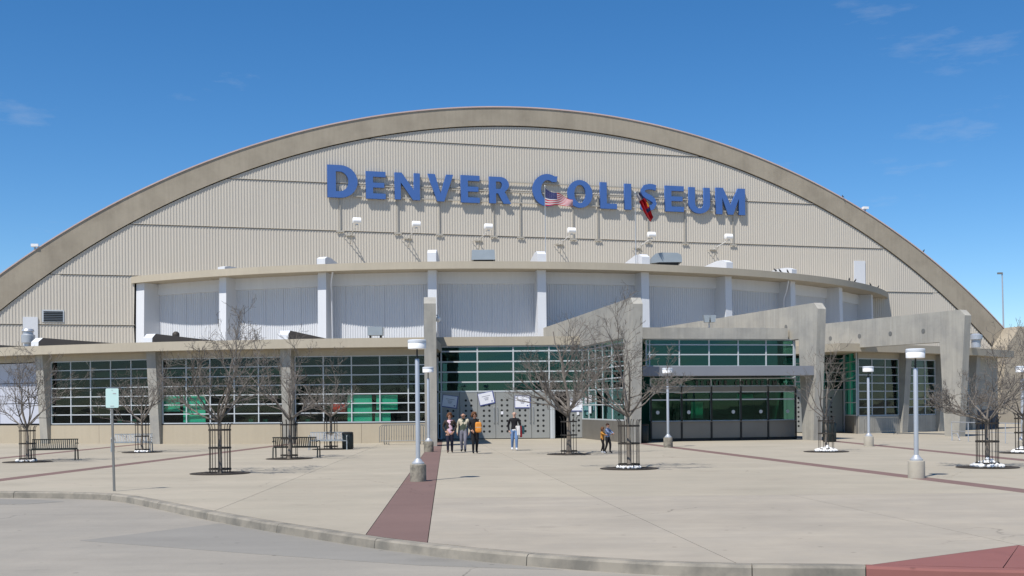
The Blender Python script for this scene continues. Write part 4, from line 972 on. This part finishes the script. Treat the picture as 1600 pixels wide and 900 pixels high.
# ================================================================== TREES, GUARDS, GRATES, STONES
def tree(x, yb, halfw, top_y, fork_h, r0, seed, lab, dens=1.0, lean=0.0, flat=1.0, dev=0.0, nprim=8):
    rnd = random.Random(seed); p = gp(x, yb); H = at(x, top_y, p.y).z; W = halfw * p.y / F
    t = thing('bare_tree', (p.x, p.y, 0), lab, 'tree', 'leafless plaza trees')
    tr = MB(); cr_ = MB(); base = Vector((p.x, p.y, .0)); fork = base + Vector((lean, rnd.uniform(-.05, .05), fork_h))
    n = 7; pts = [base.lerp(fork, i / n) + (Vector((rnd.uniform(-.018, .018), rnd.uniform(-.018, .018), 0)) if 0 < i < n else Vector()) for i in range(n + 1)]
    tr.tube(pts, [r0 * (1.25 if i == 0 else 1 - .28 * i / n) for i in range(n + 1)], 9)
    def grow(a, d, L_, r_, lvl, mb):
        segs = (7, 6, 5, 4)[lvl] if lvl < 4 else 3; P = [a.copy()]; cur = a.copy(); dd = d.normalized(); rr = [r_]
        for i in range(segs):
            w_ = (.12, .15, .18, .2, .2)[lvl]
            up = (.045, .08, .08, .08, .08)[lvl]
            dd = (dd + Vector((rnd.gauss(0, w_), rnd.gauss(0, w_), rnd.gauss(0, w_ * .8) + up))).normalized()
            cur = cur + dd * (L_ / segs); P.append(cur.copy()); rr.append(max(r_ * (1 - .76 * (i + 1) / segs), .0048))
        mb.tube(P, rr, (7, 5, 4, 3, 3)[lvl], cap=False)
        if lvl >= 4: return
        nc = int(round((5.2, 4.1, 2.8, 1.2)[lvl] * dens + rnd.uniform(-.6, .6)))
        for k in range(nc):
            f_ = rnd.uniform(.22 if lvl else .28, .98); i = min(int(f_ * segs), segs - 1); q_ = P[i].lerp(P[i + 1], f_ * segs - i)
            td = (P[i + 1] - P[i]).normalized(); perp = td.cross(Vector((rnd.gauss(0, 1), rnd.gauss(0, 1), rnd.gauss(0, .8)))).normalized()
            an = R(rnd.uniform(28, 58)); nd = td * math.cos(an) + perp * math.sin(an)
            if nd.z < -.25: nd.z *= -.3
            grow(q_, nd, L_ * rnd.uniform(.42, .72) * (1.15 - .45 * f_), max(rr[i] * rnd.uniform(.5, .75), .0056), lvl + 1, mb)
    for k in range(nprim):
        az = 2 * math.pi * (k + rnd.uniform(-.3, .3)) / nprim; el = rnd.uniform(.24, .92) * flat if k else 1.45
        d = Vector((math.cos(az) * math.cos(el), math.sin(az) * math.cos(el), math.sin(el)))
        d.x += dev
        reach = W / max(math.cos(el), .28) if k else (H - fork_h)
        reach = min(reach, (H - fork_h) / max(math.sin(el), .2)) * rnd.uniform(.78, .98)
        st_ = base.lerp(fork, rnd.uniform(.86, 1.0)) if k > 2 else fork
        grow(st_, d, reach, r0 * rnd.uniform(.42, .66), 0, cr_)
    # leader
    tro = tr.build('trunk', 'bark', t, smooth=True, fix=False); cr_.build('crown', 'twig', t, smooth=False, fix=False)
    return p
def guard_proto():
    t = thing('tree_guard', (0, 0, 0), 'x', 'tree guard', 'iron cages round the trees')
    r_ = .31
    for k in range(10):
        q_ = 2 * math.pi * k / 10; c, s_ = math.cos(q_), math.sin(q_)
        MB().tube([(r_ * c, r_ * s_, .01), (r_ * c, r_ * s_, 1.36), ((r_ + .02) * c, (r_ + .02) * s_, 1.45), ((r_ + .07) * c, (r_ + .07) * s_, 1.50)], .0125, 5, mi=0).build('bar', 'guard', t)
    for z in (.12, .76, 1.30):
        mb = MB(); n = 24; vs_, fs = [], []
        for k in range(n):
            q_ = 2 * math.pi * k / n
            for rr, zz in ((r_ + .015, -.025), (r_ + .028, -.025), (r_ + .028, .025), (r_ + .015, .025)): vs_.append(Vector((rr * math.cos(q_), rr * math.sin(q_), z + zz)))
        for k in range(n):
            for j in range(4): fs.append((k * 4 + j, k * 4 + (j + 1) % 4, ((k + 1) % n) * 4 + (j + 1) % 4, ((k + 1) % n) * 4 + j))
        mb.add(vs_, fs).build('hoop', 'guard', t)
    return t
def grate_proto():
    t = thing('tree_grate', (0, 0, 0), 'x', 'tree grate', 'round iron grates at the tree feet')
    MB().lathe((0, 0, .002), [(.86, 0), (.86, .010)], 40).build('grate_plate', 'grate', t)
    mb = MB(); n = 40
    for rr in (.40, .55, .70, .845):
        vs_, fs = [], []
        for k in range(n):
            q_ = 2 * math.pi * k / n
            for r2, zz in ((rr, .0122), (rr + .05, .0122), (rr + .05, .020), (rr, .020)): vs_.append(Vector((r2 * math.cos(q_), r2 * math.sin(q_), zz)))
        for k in range(n):
            for j in range(4): fs.append((k * 4 + j, k * 4 + (j + 1) % 4, ((k + 1) % n) * 4 + (j + 1) % 4, ((k + 1) % n) * 4 + j))
        mb.add(vs_, fs)
    mb.build('grate_ring', 'grate', t)
    return t
GP, RP = guard_proto(), grate_proto()
T = [(43, 722, 78, 548, 1.35, .055, 11, 'slender caged sapling beside the dark bench at the wall corner', dict(dens=1.0, nprim=8), 'the sapling by the dark bench at the wall corner', .9, 20),
     (222, 707, 66, 585, 1.45, .06, 12, 'caged bare tree behind the silver bench near the street sign', dict(dens=1.0), 'the tree behind the silver bench', .95, 40),
     (344, 740, 98, 505, 1.65, .062, 13, 'bare tree on its own in a tall iron cage before the green blinds', dict(dens=1.08, flat=1.05, nprim=9), 'the lone tree before the green blinds', 1.0, 0),
     (452, 717, 74, 548, 1.55, .075, 14, 'bare tree with a cage in front of a dark bench', dict(dens=1.0, lean=.06), 'the tree in front of the dark bench', 1.0, 0),
     (517, 702, 56, 555, 1.6, .07, 15, 'bare caged tree behind the silver bench and the litter bin', dict(dens=.95), 'the tree behind the bin and silver bench', 1.0, 0),
     (889, 710, 98, 500, 1.75, .11, 16, 'spreading bare tree with a thick trunk before the open doorway', dict(dens=1.1, dev=-.12, flat=.9, nprim=10), 'the thick-trunked tree before the open doorway', 1.0, 0),
     (983, 732.5, 88, 498, 1.75, .07, 17, 'bare tree before the concrete frame between doors and ticket office', dict(dens=1.05, lean=-.02, nprim=9), 'the tree before the frame by the ticket office', 1.0, 60),
     (1291, 706, 64, 562, 1.45, .055, 18, 'sparse young bare tree before the litter bin and concrete frame', dict(dens=.72, flat=1.25, nprim=6), 'the sparse tree ringed with a heap of rocks', .95, 130),
     (1543, 730.5, 74, 528, 1.42, .06, 19, 'dense bare tree before the outer concrete frame and handrail', dict(dens=1.15, nprim=9), 'the dense tree by the outer frame', 1.0, 120),
     (1600, 708, 55, 540, 1.4, .06, 20, 'bare tree at the plaza edge behind the dense tree', dict(dens=1.1), 'the tree behind the dense tree', 1.0, 130)]
firstg = True
for (x, yb, hw, ty, fh_, r0, sd_, lab, kw, where, gs, nst) in T:
    p = tree(x, yb, hw, ty, fh_, r0, sd_, lab, **kw)
    gd = GP if firstg else copy_tree(GP); gr = RP if firstg else copy_tree(RP); firstg = False
    place(gd, (p.x, p.y, .02), sd_ * .37); gd['label'] = 'iron bar cage round ' + where; gd.scale = (gs, gs, gs)
    place(gr, (p.x, p.y, 0), sd_); gr['label'] = 'dark round grate under ' + where; gr['group'] = 'round iron grates at the tree feet'
    if nst:
        rnd = random.Random(sd_ + 100); mb = MB(); RR = .36 if nst < 100 else .43
        for k in range(int(nst * 1.4)):
            q_ = rnd.uniform(0, 6.28); rr = RR * math.sqrt(rnd.random()); s_ = rnd.uniform(.04, .085); hz = max(0, (RR - rr)) * (.55 if nst >= 100 else .1) * rnd.random()
            mb.ell((p.x + rr * math.cos(q_), p.y + rr * math.sin(q_), .03 + hz + s_ * .4), (s_, s_ * rnd.uniform(.6, 1), s_ * rnd.uniform(.5, .8)), 6, 4, mtx=Matrix.Rotation(rnd.uniform(0, 3), 3, 'Z') @ Matrix.Rotation(rnd.uniform(-.5, .5), 3, 'X'))
        o = mb.build('white_rocks', 'stone', fix=False, kind='stuff'); o['label'] = 'white rocks heaped at the foot of ' + where; o['category'] = 'rocks'

# ================================================================== PEOPLE
SK = dict(skin=mat('skin', (0.42, 0.24, 0.17), .6), hair_r=mat('auburn_hair', (0.12, 0.052, 0.022), .7, fine=60), hair_g=mat('grey_hair', (0.22, 0.19, 0.16), .7), brown=mat('brown_jacket', (0.035, 0.024, 0.02), .8),
          pink=mat('pink_shirt', (0.62, 0.42, 0.50), .8), navy=mat('navy_trousers', (0.012, 0.013, 0.028), .8), olive=mat('olive_jumper', (0.055, 0.07, 0.05), .85), cream=mat('cream_sleeves', (0.46, 0.41, 0.31), .85),
          greytr=mat('grey_trousers', (0.17, 0.17, 0.21), .85), blackc=mat('black_cloth', (0.010, 0.010, 0.012), .85), orange=mat('orange_bag', (0.62, 0.24, 0.04), .7), tan=mat('tan_strap', (0.5, 0.42, 0.3), .7),
          jeans=mat('blue_jeans', (0.13, 0.22, 0.40), .85), shoe=mat('white_shoe', (0.6, 0.62, 0.68), .6), brshoe=mat('brown_shoe', (0.06, 0.03, 0.02), .6), shirtw=mat('white_shirt', (0.7, 0.69, 0.68), .8), redc=mat('red_cloth', (0.25, 0.015, 0.02), .8),
          teal=mat('teal_cloth', (0.03, 0.09, 0.11), .8), blueck=mat('blue_check', (0.16, 0.22, 0.36), .85, scale=.2, var=.3), yel=mat('yellow_orange_top', (0.55, 0.25, 0.05), .85, scale=.25, var=.25), dhair=mat('dark_brown_hair', (0.05, 0.022, 0.012), .7), peach=mat('pale_skin', (0.52, 0.33, 0.25), .6))
def person(loc, h, rz, pose, mats, pick, lab, hair=None, headturn=0.0, name='person', girth=1.0):
    """pose: joint -> (x, y, z) in units of height; facing -Y."""
    t = thing(name, (0, 0, 0), lab, 'person')
    J = dict(pelvis=(0, 0, .525), spine=(0, -.004, .61), chest=(0, 0, .72), neck0=(0, .005, .815), neck=(0, -.005, .86), jaw=(0, -.018, .885), head=(0, -.012, .93), crown=(0, -.006, .968))
    for s_, k in ((-1, 'r'), (1, 'l')):
        J.update({'sho' + k: (s_ * .105, .005, .795), 'elb' + k: (s_ * .14, .02, .63), 'wri' + k: (s_ * .135, -.02, .49), 'pal' + k: (s_ * .135, -.03, .455),
                  'hip' + k: (s_ * .052, 0, .50), 'kne' + k: (s_ * .055, -.01, .285), 'ank' + k: (s_ * .055, .01, .045), 'toe' + k: (s_ * .065, -.085, .018)})
    J.update(pose)
    E_ = [('pelvis', 'spine'), ('spine', 'chest'), ('chest', 'neck0'), ('neck0', 'neck'), ('neck', 'jaw'), ('jaw', 'head'), ('head', 'crown')]
    rad = dict(pelvis=(.088, .066), spine=(.080, .060), chest=(.092, .066), neck0=(.060, .045), neck=(.034, .036), jaw=(.040, .048), head=(.050, .060), crown=(.036, .044))
    for k in 'rl':
        E_ += [('chest', 'sho' + k), ('sho' + k, 'elb' + k), ('elb' + k, 'wri' + k), ('wri' + k, 'pal' + k), ('pelvis', 'hip' + k), ('hip' + k, 'kne' + k), ('kne' + k, 'ank' + k), ('ank' + k, 'toe' + k)]
        rad.update({'sho' + k: (.046, .044), 'elb' + k: (.033, .033), 'wri' + k: (.020, .022), 'pal' + k: (.016, .024), 'hip' + k: (.062, .060), 'kne' + k: (.041, .043), 'ank' + k: (.027, .03), 'toe' + k: (.024, .02)})
        w_ = Vector(J['wri' + k]); pa = Vector(J['pal' + k]); d = (pa - w_).normalized(); sx = 1 if k == 'l' else -1
        ac = d.cross(Vector((sx, 0, 0))); ac = ac.normalized() if ac.length > .2 else Vector((0, 1, 0))
        for q_, ln in ((-1.2, .036), (-.4, .042), (.4, .040), (1.2, .031)):
            a = pa + ac * q_ * .0085 + d * .006; b = a + d * ln * .55 - Vector((sx * .004, 0, 0)); c = b + d * ln * .4 - Vector((sx * .010, 0, 0))
            n1, n2 = 'f%s%.1fa' % (k, q_), 'f%s%.1fb' % (k, q_); J[n1] = b; J[n2] = c; E_ += [('pal' + k, n1), (n1, n2)]; rad[n1] = (.0065, .0065); rad[n2] = (.0055, .0055)
        th = w_.lerp(pa, .45) - ac * .02 + d * .01; J['th' + k] = th - ac * .012 + d * .012; E_.append(('pal' + k, 'th' + k)); rad['th' + k] = (.007, .007)
    keys = list(J); me = bpy.data.meshes.new('body'); me.from_pydata([tuple(Vector(J[k]) * h) for k in keys], [(keys.index(a), keys.index(b)) for a, b in E_], [])
    o = bpy.data.objects.new('body', me); col.objects.link(o)
    sk = o.modifiers.new('skin', 'SKIN'); sk.use_smooth_shade = True; sk.branch_smoothing = .3
    lay = me.skin_vertices[0].data
    for i, k in enumerate(keys):
        g_ = girth if k in ('pelvis', 'spine', 'chest', 'hipr', 'hipl') else 1.0
        lay[i].radius = (rad[k][0] * h * g_, rad[k][1] * h * g_); lay[i].use_root = (k == 'pelvis')
    ss_ = o.modifiers.new('sub', 'SUBSURF'); ss_.levels = 1; ss_.render_levels = 1
    dg = bpy.context.evaluated_depsgraph_get(); ev = o.evaluated_get(dg); m2 = bpy.data.meshes.new_from_object(ev); bpy.data.objects.remove(o); bpy.data.meshes.remove(me)
    m2.name = 'body'; m2.materials.clear()
    for q_ in mats: m2.materials.append(SK[q_])
    segs = [(a, b, Vector(J[a]) * h, Vector(J[b]) * h) for a, b in E_]
    for pgn in m2.polygons:
        c = pgn.center; best = None
        for a, b, pa, pb in segs:
            ab = pb - pa; f_ = max(0, min(1, (c - pa).dot(ab) / max(ab.length_squared, 1e-9))); dist = (c - pa - ab * f_).length
            dist -= .3 * (rad[a][0] * (1 - f_) + rad[b][0] * f_) * h
            if best is None or dist < best[0]: best = (dist, a, b, f_)
        pgn.material_index = mats.index(pick(best[1], best[2], best[3], c / h, pgn.normal)); pgn.use_smooth = True
    o = bpy.data.objects.new('body', m2); col.objects.link(o); o.parent = t; WPOS[t.name] = Vector()
    hd = Vector(J['head']) * h; q = h
    for sx in (-1, 1):
        MB().ell(hd + Vector((sx * .018, -.054, .006)) * q, Vector((.007, .004, .004)) * q, 8, 6).build('eye', SK['blackc'], t, smooth=True)
        MB().ell(hd + Vector((sx * .050, .004, -.004)) * q, Vector((.007, .012, .018)) * q, 8, 6).build('ear', SK[mats[0]], t, smooth=True)
    MB().tube([hd + Vector((0, -.054, .008)) * q, hd + Vector((0, -.070, -.014)) * q, hd + Vector((0, -.056, -.018)) * q], [.004 * q, .009 * q, .006 * q], 6).build('nose', SK[mats[0]], t, smooth=True)
    MB().ell(hd + Vector((0, -.055, -.034)) * q, Vector((.016, .004, .004)) * q, 8, 5).build('mouth', SK['redc'], t, smooth=True)
    if hair:
        hm, style = hair; mb = MB()
        if style == 'full':
            mb.ell(hd + Vector((0, .012, .020)) * q, Vector((.064, .066, .058)) * q, 14, 9)
            for sx in (-1, 1): mb.ell(hd + Vector((sx * .052, .014, -.015)) * q, Vector((.024, .045, .052)) * q, 10, 7)
            mb.ell(hd + Vector((0, .045, -.02)) * q, Vector((.05, .032, .055)) * q, 10, 7); mb.ell(hd + Vector((.012, -.030, .052)) * q, Vector((.046, .028, .017)) * q, 10, 6)
        elif style == 'short': mb.ell(hd + Vector((0, .012, .022)) * q, Vector((.056, .062, .046)) * q, 14, 9)
        else:
            mb.ell(hd + Vector((0, .036, -.002)) * q, Vector((.055, .030, .038)) * q, 12, 8)
        mb.build('hair', SK[hm], t, smooth=True, fix=False)
    p = gp(*loc); place(t, (p.x, p.y, .012), rz); return t, h, J
LEGS = ('kner', 'knel', 'hipr', 'hipl', 'ankr', 'ankl')
def base_pick(top, legs, shoe, sleeve=None, bare_arm=False, special=None):
    def f(a, b, k, c, n):
        if special:
            r_ = special(a, b, k, c, n)
            if r_: return r_
        if b.startswith('toe') or (b.startswith('ank') and k > .93): return shoe
        if b[:3] in ('kne', 'ank'): return legs
        if b[:3] == 'hip': return legs if c.z < .53 else top
        if b[0] == 'f' or b[:3] in ('pal', ) or b[:2] == 'th' and b != 'thx': return 'skin'
        if b[:3] in ('elb', 'wri', 'sho'): return sleeve or top
        if b in ('neck', 'jaw', 'head', 'crown'): return 'skin' if not (b == 'neck' and c.z < .83) else top
        if a == 'pelvis' and b == 'spine' and c.z < .535: return legs
        return top
    return f
stepR = dict(hipr=(-.052, 0, .50), kner=(-.05, -.075, .29), ankr=(-.05, -.06, .05), toer=(-.055, -.145, .02), hipl=(.052, 0, .50), knel=(.052, .0, .28), ankl=(.055, .075, .06), toel=(.06, 0.0, .016))
stepL = {k[:3] + ('l' if k[3] == 'r' else 'r'): (-v[0], v[1], v[2]) for k, v in stepR.items()}
# woman in brown jacket, hands in pockets
pk = dict(stepR, elbr=(-.165, .03, .645), wrir=(-.105, -.045, .535), palr=(-.085, -.06, .505), elbl=(.165, .03, .645), wril=(.105, -.045, .535), pall=(.085, -.06, .505))
person((703, 708), 1.70, R(4), pk, ['skin', 'brown', 'pink', 'navy', 'brshoe'], base_pick('brown', 'navy', 'brshoe', special=lambda a, b, k, c, n: 'pink' if abs(c.x + .0) < .040 and n.y < -.25 and .50 < c.z < .82 and b in ('spine', 'chest', 'neck0', 'hipr', 'hipl', 'sho' 'r') else None),
       'person with short auburn hair in open brown jacket over pink shirt, navy trousers', ('hair_r', 'full'), girth=1.08)
# older man, olive jumper with cream sleeves, head bowed
po = dict(stepL, jaw=(0, -.045, .868), head=(0, -.052, .905), crown=(0, -.060, .945), neck=(0, -.018, .845), elbr=(-.15, .03, .63), wrir=(-.15, -.03, .48), palr=(-.148, -.04, .447), elbl=(.15, .03, .63), wril=(.145, -.03, .48), pall=(.142, -.04, .447))
person((724.5, 706.5), 1.74, R(-6), po, ['skin', 'olive', 'cream', 'greytr', 'blackc'], base_pick('olive', 'greytr', 'blackc', sleeve='cream', special=lambda a, b, k, c, n: 'cream' if abs(c.x) > .078 and .56 < c.z < .80 and b in ('spine', 'chest', 'shor', 'shol') else None),
       'grey-haired person looking down in olive jumper with cream sleeves and grey trousers', ('hair_g', 'fringe'), girth=1.12)
# woman in black with orange bag
t, h, J = person((742, 709), 1.74, R(12), dict(stepR, head=(-.012, -.018, .925), elbr=(-.14, .0, .64), wrir=(-.10, -.07, .55), palr=(-.08, -.09, .53), elbl=(.15, -.01, .64), wril=(.125, -.075, .58), pall=(.11, -.10, .57)), ['skin', 'blackc', 'tan'], base_pick('blackc', 'blackc', 'blackc', special=lambda a, b, k, c, n: 'tan' if b == 'elbl' and k < .75 else None),
       'person with auburn hair all in black carrying an orange bag in front', ('hair_r', 'full'), girth=1.1)
bgm = MB(); cb = Vector((.065, -.135, .625)) * h
loc = t.location.copy(); rot = Matrix.Rotation(R(12), 3, 'Z')
tb = thing('orange_bag', tuple(loc + rot @ cb - Vector((0, 0, .24))), 'orange backpack held against the chest of the person in black', 'bag')
def rbox(c, d, mt, nm):
    o = MB().ell(c, (d[0] * .5, d[1] * .5, d[2] * .5), 14, 10)
    for v in o.v:
        q_ = v - Vector(c); 
        for i in range(3): q_[i] = math.copysign(abs(q_[i] / (d[i] * .5)) ** .45, q_[i]) * d[i] * .5
        v[:] = Vector(c) + q_
    return o.build(nm, SK[mt], tb, smooth=True)
WPOS[tb.name] = Vector()
rbox((0, 0, .24), (.27, .13, .44), 'orange', 'bag_body'); rbox((0, -.075, .13), (.22, .06, .18), 'orange', 'pocket'); rbox((0, -.068, .24), (.272, .02, .03), 'tan', 'trim_band')
for o in tb.children: o.rotation_euler = (0, 0, R(12)); o.location = rot @ o.location
# bald man in black pullover and jeans carrying clothes over his arm
t, h, J = person((804, 704), 1.74, R(2), dict(stepL, elbr=(-.155, .035, .63), wrir=(-.135, -.02, .495), palr=(-.125, -.035, .462), elbl=(.155, .01, .63), wril=(.12, -.09, .60), pall=(.085, -.115, .605)), ['peach', 'blackc', 'jeans', 'shoe', 'skin', 'shirtw'],
       (lambda bp: (lambda a, b, k, c, n: {'skin': 'peach'}.get(bp(a, b, k, c, n), bp(a, b, k, c, n))))(base_pick('blackc', 'jeans', 'shoe', special=lambda a, b, k, c, n: 'shirtw' if (b in ('hipr', 'hipl', 'spine') and .515 < c.z < .538) else None)),
       'bald person in black pullover and pale jeans walking with clothes over one arm', None, girth=1.05)
cb = t.location + Matrix.Rotation(R(2), 3, 'Z') @ (Vector((.118, -.095, .60)) * h)
tc = thing('bundle_of_clothes', tuple(cb), 'white, red and teal clothes draped over the bald person\'s arm', 'clothes'); WPOS[tc.name] = Vector()
def drape(x0, w_, l1, mt, nm, off):
    vs_, fs = [], []; n = 8; m = 12
    for j in range(m + 1):
        f_ = j / m
        for i in range(n + 1):
            g_ = i / n - .5; a = f_ * 2 - .25
            y = -.05 - off if f_ > .12 else .02; z = .05 - l1 * max(0, f_ - .12) if f_ > .12 else .05 - (.12 - f_) * 1.2
            vs_.append(Vector((x0 + g_ * w_ * (1 - .35 * f_) + .05 * f_, y + .018 * math.sin(g_ * 14 + f_ * 2), z)))
    for j in range(m):
        for i in range(n): fs.append((j * (n + 1) + i, j * (n + 1) + i + 1, (j + 1) * (n + 1) + i + 1, (j + 1) * (n + 1) + i))
    o = MB().add(vs_, fs).build(nm, SK[mt], tc, smooth=True, fix=False); md = o.modifiers.new('thick', 'SOLIDIFY'); md.thickness = .02
drape(-.06, .19, .50, 'shirtw', 'white_garment', .03); drape(.04, .13, .58, 'redc', 'red_garment', .012); drape(.13, .16, .42, 'teal', 'teal_garment', -.005)
# two children
person((941.5, 708.5), 1.12, R(62), dict(stepR, pelvis=(0, 0, .50), jaw=(0, -.02, .83), head=(0, -.014, .885), crown=(0, -.006, .935), neck=(0, -.005, .815), neck0=(0, .005, .77), shor=(-.10, 0, .755), shol=(.10, 0, .755), chest=(0, 0, .69),
       elbr=(-.13, -.09, .70), wrir=(-.08, -.17, .66), palr=(-.06, -.195, .655), elbl=(.13, -.06, .66), wril=(.07, -.15, .62), pall=(.05, -.18, .615)), ['skin', 'yel', 'blackc', 'shoe'], base_pick('yel', 'blackc', 'shoe'), 'child in orange and yellow top leading a taller child past the tree', ('hair_r', 'full'))
person((949.5, 708.5), 1.26, R(58), dict(stepL, jaw=(0, -.02, .85), head=(0, -.014, .90), crown=(0, -.006, .948), neck=(0, -.005, .83), neck0=(0, .005, .785), shor=(-.10, 0, .77), shol=(.10, 0, .77),
       elbr=(-.13, -.09, .68), wrir=(-.08, -.17, .62), palr=(-.06, -.195, .61), elbl=(.13, -.08, .68), wril=(.08, -.17, .64), pall=(.06, -.195, .635)), ['skin', 'blueck', 'blackc'], base_pick('blueck', 'blackc', 'blackc'), 'taller child in blue checked shirt and black trousers following another child', ('dhair', 'short'))
